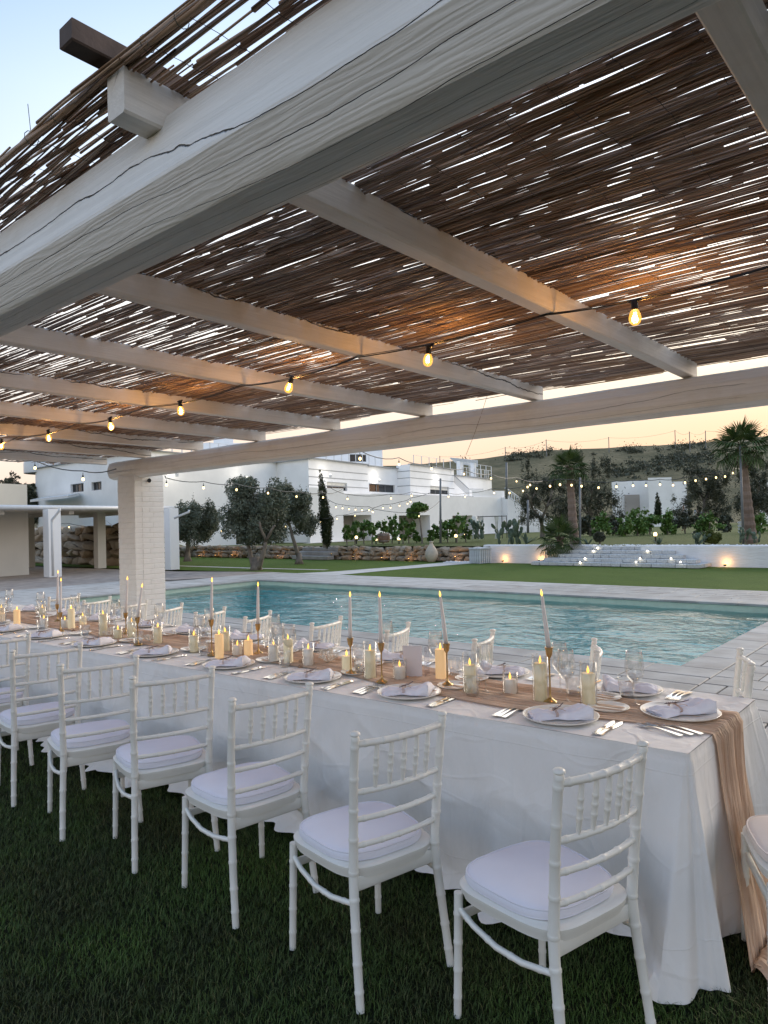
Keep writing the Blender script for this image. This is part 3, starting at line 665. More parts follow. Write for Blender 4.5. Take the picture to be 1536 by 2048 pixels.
far_string('long bright string between the two garden poles right of the house', [(1046, 980), (1078, 966), (1072, 973), (1100, 970), (1120, 967), (1143, 968), (1163, 970), (1197, 973), (1233, 971), (1266, 969), (1292, 969), (1320, 967), (1346, 968), (1370, 963), (1391, 959), (1412, 956), (1432, 953), (1450, 951), (1466, 944)][3:], (22, 25), scale=1.9, ends=[P(1033, 958, 21.5), P(1480, 938, 25.5)])
far_string('short string in front of the dark trees beside the house', [(988, 984), (1019, 984), (1046, 980), (1055, 972), (1060, 968), (1073, 975)], (30, 26), scale=2.0, ends=[P(975, 980, 31), P(1085, 962, 25)])
far_string('low string sagging before the vines and the ground floor openings', [(672, 1013), (685, 1015), (698, 1017), (711, 1018), (724, 1019), (738, 1019), (745, 1022), (766, 1015), (781, 1014), (799, 1010), (815, 1006), (821, 1002)], (28, 27), scale=1.5, ends=[P(650, 995, 28), P(862, 985, 27)])
far_string('faint lower string ending at the lollipop shaped tree', [(674, 1036), (710, 1030), (746, 1023), (838, 1031)], (33, 30), scale=1.6, ends=[P(655, 1040, 34), P(881, 1000, 34)])
far_string('string low between the olive trunks', [(408, 1066), (443, 1061), (466, 1062), (571, 1052), (641, 1043)], (33, 32), scale=1.8, ends=[P(345, 1055, 34), P(660, 1035, 31)])
far_string('string glimpsed under the pavilion roof', [(138, 1053), (205, 1061)], (32, 33), scale=1.8, ends=[P(110, 1045, 31), P(240, 1052, 33)])

# ------------------------------------------------------------------ THE TABLE
TZ = .765
def yfront(x): return 2.59+(x+.84)*.045
TX0, TX1, YB = -11.0, -.835, 3.52
tab = empty('banquet_table', (-6, 3, 0)); tag(tab, 'long trestle table hidden beneath the white floor length cloth', 'table')
V = [(TX0+.05-(-6), yfront(TX0)+.04-3, z) for z in (.73, .757)]
MB().add([(x+6, y-3, z) for z in (.725, .757) for x, y in ((TX0+.03, yfront(TX0)+.03), (TX1-.02, yfront(TX1)+.02), (TX1-.02, YB-.02), (TX0+.03, YB-.02))], [(3, 2, 1, 0), (4, 5, 6, 7), (0, 1, 5, 4), (1, 2, 6, 5), (2, 3, 7, 6), (3, 0, 4, 7)]).build('tabletop', M['crate'], tab)
for x in (-1.3, -3.5, -5.8, -8.1, -10.4):
    for y in (2.75, 3.3): MB().tube([(x+6, y-3, 0), (x+6, y-3, .726)], .018, 8).build('leg', M['chair'], tab)
# cloth: perimeter path, walls hanging in folds
per = []                                               # (x, y, nx, ny, s, kind)
s_ = 0
n = 620
for k in range(n): x = TX0+(TX1-.02-TX0)*k/n; per.append((x, yfront(x), -.045*0, -1, 'f'))
for k in range(45): a = math.radians(-90+90*(k+.5)/45); per.append((TX1-.02+.02*math.cos(a), yfront(TX1)+.02+.02*math.sin(a), math.cos(a), math.sin(a), 'c'))
for k in range(90): y = yfront(TX1)+.02+(YB-.02-yfront(TX1)-.02)*(k+.5)/90; per.append((TX1, y, 1, 0, 'e'))
for k in range(45): a = math.radians(90*(k+.5)/45); per.append((TX1-.02+.02*math.cos(a), YB-.02+.02*math.sin(a), math.cos(a), math.sin(a), 'c2'))
for k in range(160): x = TX1-.02-(TX1-.02-TX0)*k/160; per.append((x, YB, 0, 1, 'b'))
rows = 64; V = []; Np = len(per)
def nz(x, y=0, z=0): return mnoise.noise(Vector((x, y, z)))
for j in range(rows+1):
    v = j/rows
    for i, (x, y, nx_, ny_, kd) in enumerate(per):
        s = x if kd in 'fb' else (y+10 if kd == 'e' else 20)
        if kd == 'f':
            d = TX1-x
            fold = .5*math.sin(s*7+2.2*nz(s*1.3, 1)+v*1.4*nz(s, 4))+.4*math.sin(s*17+3*nz(s*2, 2)+v*2)+.9*nz(s*3.1, v*1.6, 5)
            o = .004+v*.06+v**1.5*.060*fold+v*v*.16*nz(s*.8+3, 0, 8)+v**4*.05*nz(s*6, v*3)
            zz_ = (1-v)*.75
            rg = lambda a_, b_, c_: 1-2*abs(nz(a_, b_, c_))
            o += min(1, v*6)*(.011*rg(s*1.9+zz_*1.6, zz_*2.4, 31)**3+.008*rg(s*2.6-zz_*2.2, zz_*1.3, 47)**3+.007*nz(s*7+zz_*3, zz_*4, 3))+v*.014*math.sin(s*12.5+4*nz(s*.9, 3))
            o += v**1.2*.030*math.exp(-((d-.62)/.35)**2)*(1+math.sin(d*26+v*1.5))-v*v*.05*math.exp(-((d-1.25)/.22)**2)
            g = math.exp(-((d-.24)/.085)**2); o = o*(1-.8*g)-.12*v**1.2*g
            e = math.exp(-(d/.10)**2); o = o*(1-e)+e*(v*.245)
            tx = 0
            dx = -.03*v*math.exp(-(d/.12)**2)
        elif kd == 'c':
            a = math.atan2(ny_, nx_); u = (math.degrees(a)+90)/90
            o = v*(.225-.165*u+.035*math.cos((u-.10)*2*math.pi*1.6))+v*.010*math.sin(u*25+v*2); dx = -.03*v*(1-u)
        elif kd == 'e':
            d = y-yfront(TX1); zz_ = (1-v)*.75
            fold = .6*math.sin(s*17+v*.8)+.5*math.sin(s*31+1.3+v)+.8*nz(s*9, zz_*3, 2)
            o = .004+v*.035+v**1.4*.022*fold; e = math.exp(-(d/.07)**2); o = o*(1-e)+e*v*.07; o -= .02*v*math.exp(-((d-.14)/.05)**2)
            d2 = YB-y; e = math.exp(-(d2/.10)**2); o = o*(1-e)+e*v*.20; dx = 0
        elif kd == 'c2':
            o = v*.22; dx = 0
        else:
            o = .004+v*.06+v**1.5*.03*math.sin(s*13+nz(s)); dx = 0
            d = TX1-x; e = math.exp(-(d/.13)**2); o = o*(1-e)+e*v*.20
        z = TZ-.002-(TZ-.012)*(v**1.0)
        if v < .04: o *= .3; z = TZ-.002-(TZ-.012)*v
        # hem resting in the grass: ripples and small pools
        if kd == 'f' and v > .86:
            q = (v-.86)/.14; z = max(z, .012)+q*.035*(1+nz(s*4, 7)); o += q*q*.09*(nz(s*2.7, 12)+.45)+.02*q*math.sin(s*40+3*nz(s*3))
        V.append((x+nx_*o+dx, y+ny_*o, z))
Fc = [(j*Np+i, (j+1)*Np+i, (j+1)*Np+i+1, j*Np+i+1) for j in range(rows) for i in range(Np-1)]
# top with slight billow: strips from front to back
nt_ = 14; NX = 240; b0 = len(V)
for k in range(NX+1):
    x = TX0+(TX1-TX0)*k/NX
    for m_ in range(nt_+1):
        t = m_/nt_; y = yfront(x)+(YB-yfront(x))*t
        if k == NX: x = TX1-.002
        V.append((x, y, TZ-.0015+.0012*nz(x*3, y*3, 2)))
Fc += [(b0+k*(nt_+1)+m_, b0+(k+1)*(nt_+1)+m_, b0+(k+1)*(nt_+1)+m_+1, b0+k*(nt_+1)+m_+1) for k in range(NX) for m_ in range(nt_)]
cl = link('tablecloth', mesh('tablecloth', V, Fc, M['cloth'])); autosmooth(cl, 50)
tag(cl, 'white linen cloth draped over the long dining table down to the grass', 'tablecloth')
# runner of crumpled gauze
Vr = []; nw = 90; path = []
for k in range(330): x = TX0+(TX1-.008-TX0)*k/330; path.append((x, 0, TZ+.004, 0))
for k in range(9): a = k/8*math.pi/2; path.append((TX1-.004+.014*math.sin(a), 0, TZ-.012+.016*math.cos(a), 0))
for k in range(1, 60): t = k/59; path.append((TX1+.014+.13*t**1.8, 0, TZ-.012-(TZ-.02)*min(1, t), t))
for k in range(1, 14): t = k/13; path.append((TX1+.145+.17*t, 0, .022+.012*math.sin(t*9), 1+t*.25))
for i, (x, _, z, t) in enumerate(path):
    cx = 3.0+.035*math.sin(x*1.7+1)+.02*math.sin(x*4.1)
    if x > TX1-.5: cx = cx+(3.035-cx)*min(1, (x-TX1+.5)/.5)
    cx -= .13*min(t, 1)**2+.35*max(0, t-1)
    hw = .19+.02*math.sin(x*2.3)+.012*math.sin(x*7)-.035*math.sin(min(t, 1)*math.pi)+.07*max(0, t-.6)
    for k in range(nw+1):
        w = k/nw*2-1
        wr = w+.05*nz(w*3, x*2, t*2)
        pl = math.sin(wr*64+4*nz(x*1.1+t*1.5, w*2, 1))*.6+math.sin(wr*27+6*nz(x*.8+t, w, 5))*.8+1.2*nz(w*9, x*1.2+t*3, 3)
        pl = max(-1.3, pl)
        yy = cx+w*hw+.004*math.sin(wr*70)
        if t == 0: Vr.append((x, yy, z+.0045*(pl+1.3)*.75))
        else: Vr.append((x+.0055*(pl+1)+.02*t*nz(w*2.2, t*2, 8), yy, z+(.006*(pl+1) if t > 1 else 0)))
Fr = [(i*(nw+1)+k, (i+1)*(nw+1)+k, (i+1)*(nw+1)+k+1, i*(nw+1)+k+1) for i in range(len(path)-1) for k in range(nw)]
rn = link('table_runner', mesh('table_runner', Vr, Fr, M['runner'], True))
tag(rn, 'tan crinkled gauze runner along the table and down its end to the grass', 'table runner')

# ------------------------------------------------------------------ CHAIRS (facing local +Y, back at -Y)
def noded(pts, r, nodes, n=10, k=1.28, w=.006, taper=None):
    """tube along a polyline with bamboo-like rings at fractions of its length"""
    pts = [Vector(p) for p in pts]; L_ = [0]
    for a, b in zip(pts, pts[1:]): L_.append(L_[-1]+(b-a).length)
    T = L_[-1]
    def at(s):
        s = min(max(s, 0), T)
        for i in range(len(pts)-1):
            if s <= L_[i+1]+1e-9: return pts[i].lerp(pts[i+1], (s-L_[i])/(L_[i+1]-L_[i]))
        return pts[-1]
    def rad(s):
        t = s/T; return r*(taper(t) if taper else 1)
    ss = set(L_)
    for f in nodes:
        c = f*T
        for q in (-w*1.5, -w, -w*.45, 0, w*.45, w, w*1.5): ss.add(round(c+q, 5))
    ss = sorted(s for s in ss if 0 <= s <= T); out = []; rr = []
    for s in ss:
        f = 1.0
        for nd in nodes:
            d = abs(s-nd*T)
            if d < w*1.2: f = max(f, 1+(k-1)*(1-(d/(w*1.2))**2)) if d < w*1.05 else f
            if d < w*.25: f = 1+(k-1)*.55
        out.append(at(s)); rr.append(rad(s)*f)
    return MB().tube(out, rr, n)
CH = {}
CH['back_post'] = []
def parts_chair():
    L_ = []
    for sx in (-1, 1):
        post = [(sx*.178, -.195, .425), (sx*.180, -.203, .52), (sx*.184, -.214, .66), (sx*.188, -.230, .80), (sx*.190, -.242, .895)]
        L_.append(('back_post', noded(post, .0148, [.02, .26, .47, .70, .93], 12, 1.17, taper=lambda t: 1.12-.18*t)))
        fin = MB().lathe([(.0, .022), (.012, .021), (.018, .016), (.018, .010), (.0125, .006), (.015, 0), (.015, -.01)], 12, M=Matrix.Translation((sx*.190, -.243, .895)))
        L_.append(('finial', fin))
        leg = [(sx*.178, -.195, .43), (sx*.181, -.200, .36), (sx*.190, -.222, .18), (sx*.197, -.245, .005)]
        L_.append(('leg', noded(leg, .0158, [.20, .42, .66, .86], 12, 1.16, taper=lambda t: 1.05-.16*t)))
        leg = [(sx*.192, .190, .405), (sx*.196, .196, .20), (sx*.200, .202, .005)]
        L_.append(('leg', noded(leg, .0148, [.17, .40, .62, .84], 12, 1.16, taper=lambda t: 1.0-.15*t)))
        # bowed stretcher under the seat, side
        st = [(sx*.193, .185, .355), (sx*.205, .11, .338), (sx*.213, .0, .325), (sx*.208, -.10, .325), (sx*.186, -.205, .335)]
        L_.append(('stretcher', noded(st, .0095, [.12, .38, .62, .88], 8, 1.2)))
    L_.append(('stretcher', MB().box((0, .188, .33), (.375, .016, .030), bev=.004)))
    L_.append(('stretcher', MB().box((0, -.185, .385), (.34, .014, .05), bev=.004)))
    def rail(z, bow, r, nn=(.1, .3, .5, .7, .9), rise=.0, wd=.186, y0=-.235):
        pts = []
        for k in range(13):
            t = k/12*2-1; pts.append((t*wd, y0-bow*(1-t*t), z+rise*(1-t*t)))
        return noded(pts, r*.92, nn, 10, 1.2)
    L_.append(('top_rail', rail(.872, .030, .0125, (.09, .27, .42, .58, .73, .91), .0, .186, -.238)))
    L_.append(('rail', rail(.706, .026, .0105, (.09, .25, .42, .58, .75, .91), 0, .182, -.219)))
    L_.append(('rail', rail(.612, .022, .0105, (.10, .3, .5, .7, .9), 0, .180, -.209)))
    L_.append(('rail', rail(.522, .018, .0105, (.10, .3, .5, .7, .9), 0, .178, -.202)))
    for k in range(5):
        t = (k-2)/2*.60; bt = .030*(1-t*t); bb = .026*(1-t*t)
        L_.append(('spindle', noded([(t*.186, -.238-bt, .872), (t*.182, -.219-bb, .706)], .0076, [.34, .50, .68], 8, 1.28, .0045, taper=lambda q: .92+.25*math.sin(q*math.pi)-.45*max(0, q-.75))))
    # seat frame: rounded trapezoid ring
    def outline(w, d0, d1, n=44, p=4.2):
        o = []
        for k in range(n):
            a = 2*math.pi*k/n; c, s = math.cos(a), math.sin(a)
            x = (abs(c)**(2/p))*(1 if c >= 0 else -1); y = (abs(s)**(2/p))*(1 if s >= 0 else -1)
            ww = w*(1+.07*y); o.append((x*ww, (d0+d1)/2+y*(d1-d0)/2))
        return o
    fr = MB(); n = 44
    lv = [(.203, .402), (.203, .405), (.212, .424), (.214, .440), (.205, .446), (.16, .446)]
    for w, z in lv:
        for x, y in outline(w, -.205-(w-.203), .205+(w-.203), n): fr.v.append((x, y, z))
    for l in range(len(lv)-1):
        for k in range(n): fr.f.append((l*n+k, l*n+(k+1) % n, (l+1)*n+(k+1) % n, (l+1)*n+k))
    fr.f.append(tuple((len(lv)-1)*n+k for k in range(n))); fr.f.append(tuple(range(n))[::-1])
    L_.append(('seat_frame', fr))
    return L_, outline
chair_parts, outl = parts_chair()
chair_meshes = []
for nm, b in chair_parts:
    me = b.mesh(nm, M['chair']); autosmooth(me, 50); chair_meshes.append((nm, me))
def cushion_mesh(mat):
    cu = MB(); n = 44; lv = [(.185, .447), (.197, .452), (.201, .462), (.199, .468), (.2, .474), (.194, .484), (.175, .492), (.12, .498), (.05, .500)]
    for w, z in lv:
        for i, (x, y) in enumerate(outl(w, -.19-(w-.2), .205+(w-.2), n, 3.4)): cu.v.append((x, y, .447+(z-.447)*.80+.003*nz(x*9, y*9, z*4)))
    for l in range(len(lv)-1):
        for k in range(n): cu.f.append((l*n+k, l*n+(k+1) % n, (l+1)*n+(k+1) % n, (l+1)*n+k))
    cu.f.append(tuple((len(lv)-1)*n+k for k in range(n))); return cu.mesh('cushion', mat, True)
def piping_mesh(mat):
    pb = MB()
    for w, z in ((.1965, .4835), (.196, .4525)):
        o = outl(w, -.19-(w-.2), .205+(w-.2), 44, 3.4); pb.tube([(x, y, .447+(z-.447)*.80+.003*nz(x*9, y*9, z*4)) for x, y in o+[o[0], o[1]]], .0032, 5, False)
    return pb.mesh('piping', mat, True)
CU, PI_ = cushion_mesh(M['cushion']), piping_mesh(M['cushion']); CU2, PI2 = cushion_mesh(M['cushion2']), piping_mesh(M['cushion2'])
def make_chair(x, y, rz, label, group, blush=False):
    t = empty('banquet_chair', (x, y, 0), rz); tag(t, label, 'chair', group)
    for nm, me in chair_meshes: link(nm, me, t)
    c = link('cushion', CU2 if blush else CU, t, loc=(random.uniform(-.006, .006), random.uniform(-.004, .008), 0), rot=(0, 0, random.uniform(-.03, .03)))
    link('piping', PI2 if blush else PI_, c); return t
def chair_at(bx, by, deg, label, group, blush=False):     # bx,by: the middle of the top rail
    a = math.radians(deg); f = Vector((-math.sin(a), math.cos(a))); return make_chair(bx+f.x*.235, by+f.y*.235, a, label, group, blush)
near = [(-.886, 1.975, 76), (-1.583, 1.90, 77), (-2.322, 1.955, 82), (-3.03, 1.94, 72), (-3.65, 1.89, 73), (-4.36, 1.93, 79), (-5.10, 1.93, 80), (-5.82, 1.92, 78), (-6.5, 1.92, 80)]
for i, (x, y, a) in enumerate(near):
    lab = 'white bamboo style chair, %s from the draped table end on the grass side' % ORD[i]
    chair_at(x, y, a, lab, 'chairs along the grass side of the table')
far = [(-.94, 3.76, 111), (-1.67, 3.68, 116), (-2.37, 3.66, 106), (-3.04, 3.655, 108), (-3.71, 3.65, 102), (-4.45, 3.62, 110), (-5.05, 3.60, 106), (-5.67, 3.60, 112), (-6.33, 3.6, 100), (-6.98, 3.6, 112), (-7.7, 3.6, 104)]
for i, (x, y, a) in enumerate(far):
    lab = 'white bamboo style chair back over the table, %s from the right, pool side' % ORD[i]
    chair_at(x, y, a, lab, 'chairs along the pool side of the table')
make_chair(-.485, 2.80, math.radians(115), 'white chair with blush seat pad at the runner end of the table', 'chairs at the table', True)

# ------------------------------------------------------------------ ON THE TABLE
z0 = TZ+.001
PL = MB().lathe([(0, .004), (.085, .004), (.105, .006), (.150, .0145), (.1565, .0175), (.158, .0165), (.153, .011), (.108, .0005), (0, 0)], 56).mesh('dinner_plate', M['porcelain'], True)
PR = MB().lathe([(.098, .0055), (.100, .0068), (.102, .0060)], 48).mesh('rim_line', M['porcelain'], True)
SP = MB().lathe([(0, .004), (.05, .004), (.062, .006), (.085, .012), (.0885, .0135), (.0885, .012), (.066, .0005), (0, 0)], 40).mesh('side_plate', M['porcelain'], True)
def napkin_meshes():
    out = []
    for v in range(4):
        nx_, ny_ = 36, 16; V = []
        for layer in (0, 1):
            for i in range(nx_+1):
                u = i/nx_*2-1
                for j in range(ny_+1):
                    w = j/ny_*2-1; wid = .060+.016*abs(u)**1.5-.012*math.exp(-(u+.15)**2*14)
                    wid *= 1+.06*nz(u*2, v, 3); e = 1-abs(w)**6; ee = 1-abs(u)**10
                    z = (.004 if layer == 0 else .004+.021*e*ee*(1+.6*max(0, u))-.006*math.exp(-(u+.15)**2*40)+.0035*nz(u*5, w*7, v*3)*(e))
                    if layer: z += .0045*math.sin(w*8+u*2+v)*e*ee + .075*max(0, u-.45)**1.3*(1-w*.5)
                    V.append((u*.118+.010*w*(1 if v % 2 else -1)*max(0, u), w*wid+.006*nz(u*3, w, v+7), max(.002 if layer == 0 else .004, z)))
        st = (nx_+1)*(ny_+1); Fc = []
        for i in range(nx_):
            for j in range(ny_):
                a = i*(ny_+1)+j; Fc.append((st+a, st+a+ny_+1, st+a+ny_+2, st+a+1)); Fc.append((a+1, a+ny_+2, a+ny_+1, a))
        # rim closing
        rim = [i*(ny_+1) for i in range(nx_+1)]+[nx_*(ny_+1)+j for j in range(1, ny_+1)]+[i*(ny_+1)+ny_ for i in range(nx_-1, -1, -1)]+[j for j in range(ny_-1, 0, -1)]
        for a, b in zip(rim, rim[1:]+rim[:1]): Fc.append((a, b, st+b, st+a))
        # loose folded leaves peeking out at the open end
        mb = MB(); mb.v = V; mb.f = Fc
        for q in range(3):
            b = len(mb.v)
            for i in range(7):
                for j in range(9):
                    mb.v.append((-.085-.036*i/6+.004*nz(j*.6, q), (j/8*2-1)*.050, .006+.005*q+.004*nz(j*.9, q*3, i*.4)))
            for i in range(6):
                for j in range(8): mb.f.append((b+i*9+j, b+i*9+j+1, b+(i+1)*9+j+1, b+(i+1)*9+j))
        out.append(mb.mesh('napkin', M['napkin'], True))
    return out
NAP = napkin_meshes()
TW = MB()
for k in range(3): TW.tube([(-.018+k*.004+.002*math.sin(a), .045*math.cos(a*math.pi/8), .020+.017*math.sin(a*math.pi/8)) for a in range(17)], .0011, 4, False)
TW.tube([(-.016, 0, .038), (.0, .012, .046), (.012, .004, .042), (-.016, 0, .038), (-.03, -.014, .045), (-.036, -.003, .041)], .0011, 4); TW.tube([(-.016, 0, .038), (.01, -.02, .038), (.024, -.03, .034)], .001, 4)
TW = TW.mesh('twine_bow', M['twine'])
SG = MB().tube([(-.062, .004, .040), (-.02, 0, .041), (.02, -.004, .043), (.05, -.006, .048)], [.0012, .0018, .0022, .0014], 6)
for k in range(9): x = -.06+k*.005; SG.tube([(x, .004, .040), (x+.008, .004+.006*(1 if k % 2 else -1), .044)], [.0016, .0006], 4)
SG = SG.mesh('lavender_sprig', M['twig'])
def fork():
    b = MB(); prof = [(-.100, .0095, .003), (-.095, .0115, .003), (-.05, .0085, .006), (0, .004, .009), (.028, .0035, .008), (.042, .010, .005), (.055, .0125, .003)]
    V = []; 
    for x, w, z in prof: V += [(x, -w, z), (x, w, z), (x, w, z+.0022), (x, -w, z+.0022)]
    n = len(prof); Fc = [(i*4+k, i*4+(k+1) % 4, i*4+4+(k+1) % 4, i*4+4+k) for i in range(n-1) for k in range(4)]+[(3, 2, 1, 0), ((n-1)*4, (n-1)*4+1, (n-1)*4+2, (n-1)*4+3)]
    b.add(V, Fc)
    for k in range(4):
        y = (k-1.5)*.0068; b.tube([(.053, y, .0042), (.075, y, .0028), (.100, y*.93, .0075)], [.0019, .0017, .0009], 5)
    return b
def knife():
    b = MB(); prof = [(-.115, .009, .0), (-.108, .011, .0), (-.05, .0085, 0), (-.01, .007, .0), (.0, .0075, .0), (.03, .0105, .0), (.08, .0105, 0), (.105, .006, 0), (.115, .001, 0)]
    V = []
    for i, (x, w, z) in enumerate(prof):
        h = .005 if i < 4 else .0016
        V += [(x, -w, .001), (x, w, .001), (x, w*.8, .001+h), (x, -w*.8, .001+h)]
    n = len(prof); Fc = [(i*4+k, i*4+(k+1) % 4, i*4+4+(k+1) % 4, i*4+4+k) for i in range(n-1) for k in range(4)]+[(3, 2, 1, 0), ((n-1)*4, (n-1)*4+1, (n-1)*4+2, (n-1)*4+3)]
    return b.add(V, Fc)
FK = autosmooth(fork().mesh('dinner_fork', M['steel']), 45); KN = autosmooth(knife().mesh('dinner_knife', M['steel']), 35)
def spoon():
    b = MB(); b.tube([(-.09, 0, .004), (-.04, 0, .006), (.02, 0, .008), (.04, 0, .006)], [.005, .0035, .002, .004], 6)
    V = []; nr, na = 5, 16
    for i in range(nr+1):
        for k in range(na):
            a = 2*math.pi*k/na; r = i/nr; V.append((.060+.026*r*math.cos(a), .0165*r*math.sin(a), .002+.008*r*r))
    return b.add(V, [(i*na+k, i*na+(k+1) % na, (i+1)*na+(k+1) % na, (i+1)*na+k) for i in range(nr) for k in range(na)])
SN = spoon().mesh('dessert_spoon', M['steel'], True)
WG = MB().lathe([(.0, .002), (.030, .0025), (.037, .004), (.030, .006), (.008, .010), (.0045, .02), (.0038, .06), (.0042, .095), (.010, .105), (.026, .118), (.038, .138), (.0425, .160), (.0415, .185), (.037, .215), (.0345, .242), (.0340, .243), (.0365, .215), (.0405, .185), (.0413, .160), (.037, .140), (.025, .121), (.009, .109), (0, .107)], 28).mesh('wine_glass', M['glass'], True)
TG = MB().lathe([(.0, .001), (.024, .001), (.028, .004), (.036, .06), (.040, .095), (.0402, .0965), (.0385, .095), (.0345, .06), (.027, .010), (0, .008)], 28).mesh('water_tumbler', M['glass'], True)
def thing(name, me, loc, rz, label, cat, group):
    o = link(name, me, None, loc=loc, rot=(0, 0, rz)); tag(o, label, cat, group); return o
near_x = [-1.40, -2.185, -2.83, -3.53, -4.29, -5.04, -5.77, -6.47, -7.2, -7.95]
far_x = [-1.35, -2.06, -2.78, -3.52, -4.25, -4.92, -5.6, -6.35, -7.05, -7.8]
def setting(cx, cy, ang, i, side, napa):
    """ang: 0 = the guest sits on the grass side looking towards the pool"""
    a = ang; c, s = math.cos(a), math.sin(a)
    def W_(x, y, z=z0): return (cx+x*c-y*s, cy+x*s+y*c, z)
    who = {'n': 'the %s grass side seat from the draped end' % ORD[i], 'f': 'the %s pool side seat from the right' % ORD[i], 'e': 'the head seat on the runner'}[side]
    p = thing('dinner_plate', PL, W_(0, 0, z0+(.008 if side == 'e' else 0)), random.random(), 'white dinner plate at '+who, 'plate', 'dinner plates'); link('rim_line', PR, p)
    zz = z0+.005+(.008 if side == 'e' else 0)
    n = thing('napkin', NAP[i % 4], W_(-.005, -.01, zz), napa, 'folded white napkin tied with twine at '+who, 'napkin', 'folded napkins'); link('twine_bow', TW, n)
    sg = thing('lavender_sprig', SG, W_(-.005, -.01, zz+.001), napa+random.choice((.9, 1.1, 1.3)) if side != 'e' else napa+.05, 'dark sprig tied on the napkin at '+who, 'sprig', 'lavender sprigs')
    j = lambda q=.008: random.uniform(-q, q)
    if side != 'e':
        for k in range(2): thing('dinner_knife', KN, W_(.205+k*.024+j(.003), -.035+j()), a+math.pi/2+j(.05), '%s knife right of plate at %s' % (('inner', 'outer')[k], who), 'knife', 'dinner knives')
        for k in range(3): thing('dinner_fork', FK, W_(-.195-k*.024+j(.003), -.035+j()+(0 if k != 1 else .008)), a+math.pi/2+j(.05), '%s fork left of plate at %s' % (('inner', 'middle', 'outer')[k], who), 'fork', 'dinner forks')
    if side != 'e': thing('side_plate', SP, W_((.12 if side == 'n' else .04), (.225 if side == 'n' else .22), z0+.004), 0, 'small white bread plate beside '+who, 'plate', 'bread plates')
for i, x in enumerate(near_x): setting(x, yfront(x)+.175, 0.045, i, 'n', math.radians(33+random.uniform(-6, 8)))
for i, x in enumerate(far_x): setting(x, 3.345, math.pi, i, 'f', math.radians(-150 if i else -158))
# head of the table: plate on the runner, napkin parallel to the guest's edge
setting(-1.012, 3.045, -math.pi/2, 0, 'e', math.radians(128-75))
for k, (a, b) in enumerate((((1259, 1446), (1381, 1478)), ((1278, 1446), (1401, 1475)), ((1298, 1444), (1421, 1474)))):
    A, B = G(*a, z0), G(*b, z0); c = (A+B)/2; dd = A-B
    thing('dinner_fork', FK, tuple(c), math.atan2(dd.y, dd.x), '%s of the three forks fanned before the head seat plate' % ('left', 'middle', 'right')[k], 'fork', 'dinner forks')
for k, (a, b) in enumerate((((1325, 1392), (1372, 1380)), ((1335, 1396), (1374, 1384)))): pass
# glasses: where the photo shows them, then by seat further back
gl = [(972, 1386, 'W'), (1271, 1412, 'W'), (1134, 1406, 'W'), (1121, 1387, 'W'), (873, 1352, 'W'), (580, 1330, 'W'), (908, 1352, 'T'), (1148, 1393, 'T'), (945, 1394, 'T'), (775, 1322, 'W'), (716, 1318, 'T')]
gpos = [(G(x, y, z0), t) for x, y, t in gl]
for i, x in enumerate(near_x):
    if i >= 3: gpos.append((Vector((x+.20, yfront(x)+.40, z0)), 'W')); gpos.append((Vector((x+.32, yfront(x)+.34, z0)), 'T'))
for i, x in enumerate(far_x):
    if i >= 3: gpos.append((Vector((x-.16, 3.14, z0)), 'W')); gpos.append((Vector((x-.27, 3.17, z0)), 'T'))
gpos.append((Vector((-1.30, 3.20, z0)), 'T')); gpos.append((Vector((-2.70, 2.92, z0)), 'T'))
cw = {}; ct = {}
for p, t in sorted(gpos, key=lambda q: -q[0].x):
    nth = 'number %d' % 0
    side = 'grass side' if p.y < 3.0 else 'pool side'
    cc = cw if t == 'W' else ct; cc[side] = cc.get(side, -1)+1
    if t == 'W': thing('wine_glass', WG, p, 0, 'clear stemmed wine glass, %s from the draped end, %s of the runner' % (ORD[cc[side]], side), 'glass', 'wine glasses')
    else: thing('water_tumbler', TG, p, 0, 'low clear water tumbler, %s from the draped end on the %s of the runner' % (ORD[cc[side]], side), 'glass', 'water tumblers')
# candles
def flame_mesh(): return MB().lathe([(.0, 0), (.0035, .003), (.0058, .010), (.0048, .018), (.0022, .027), (.0, .034)], 12, closed_bot=True).mesh('flame', M['flame'], True)
FL = flame_mesh()
def pillar_candle(px, py, h, mat, glass, i, r=.0285, adj=''):
    p = G(px, py, z0+.004)
    w = MB().lathe([(.0, 0), (r, 0), (r, h-.002), (r-.003, h), (r-.006, h-.001), (r*.55, h-.004), (.0, h-.005)], 24)
    root = empty('pillar_candle', p); nm = {'wax': 'cream', 'waxwhite': 'white', 'waxorange': 'glowing peach'}[mat]
    tall = 'tall' if h > .12 else 'low'
    tag(root, '%s %s flameless pillar candle, %s pillar candle from the draped table end' % (tall, nm, ORD[i]), 'candle', 'pillar candles on the runner')
    w.build('wax', M[mat], root, smooth=False); autosmooth(root.children[0], 40)
    link('flame', FL, root, loc=(0, 0, h-.002), rot=(random.uniform(-.1, .1), 0, 0), scale=(1.0, 1.0, 1.05))
    if glass:
        rg = r+.0085; g = MB().lathe([(.0, .001), (rg-.002, .001), (rg, .004), (rg, glass), (rg-.0018, glass+.0006), (rg-.0022, glass), (rg-.0022, .006), (0, .006)], 28)
        o = g.build('glass_cylinder', M['glass'], None, smooth=True, loc=p-Vector((0, 0, .003))); 
        tag(o, 'clear glass cylinder around the %s pillar candle from the draped table end' % ORD[i], 'candle holder', 'glass cylinders')
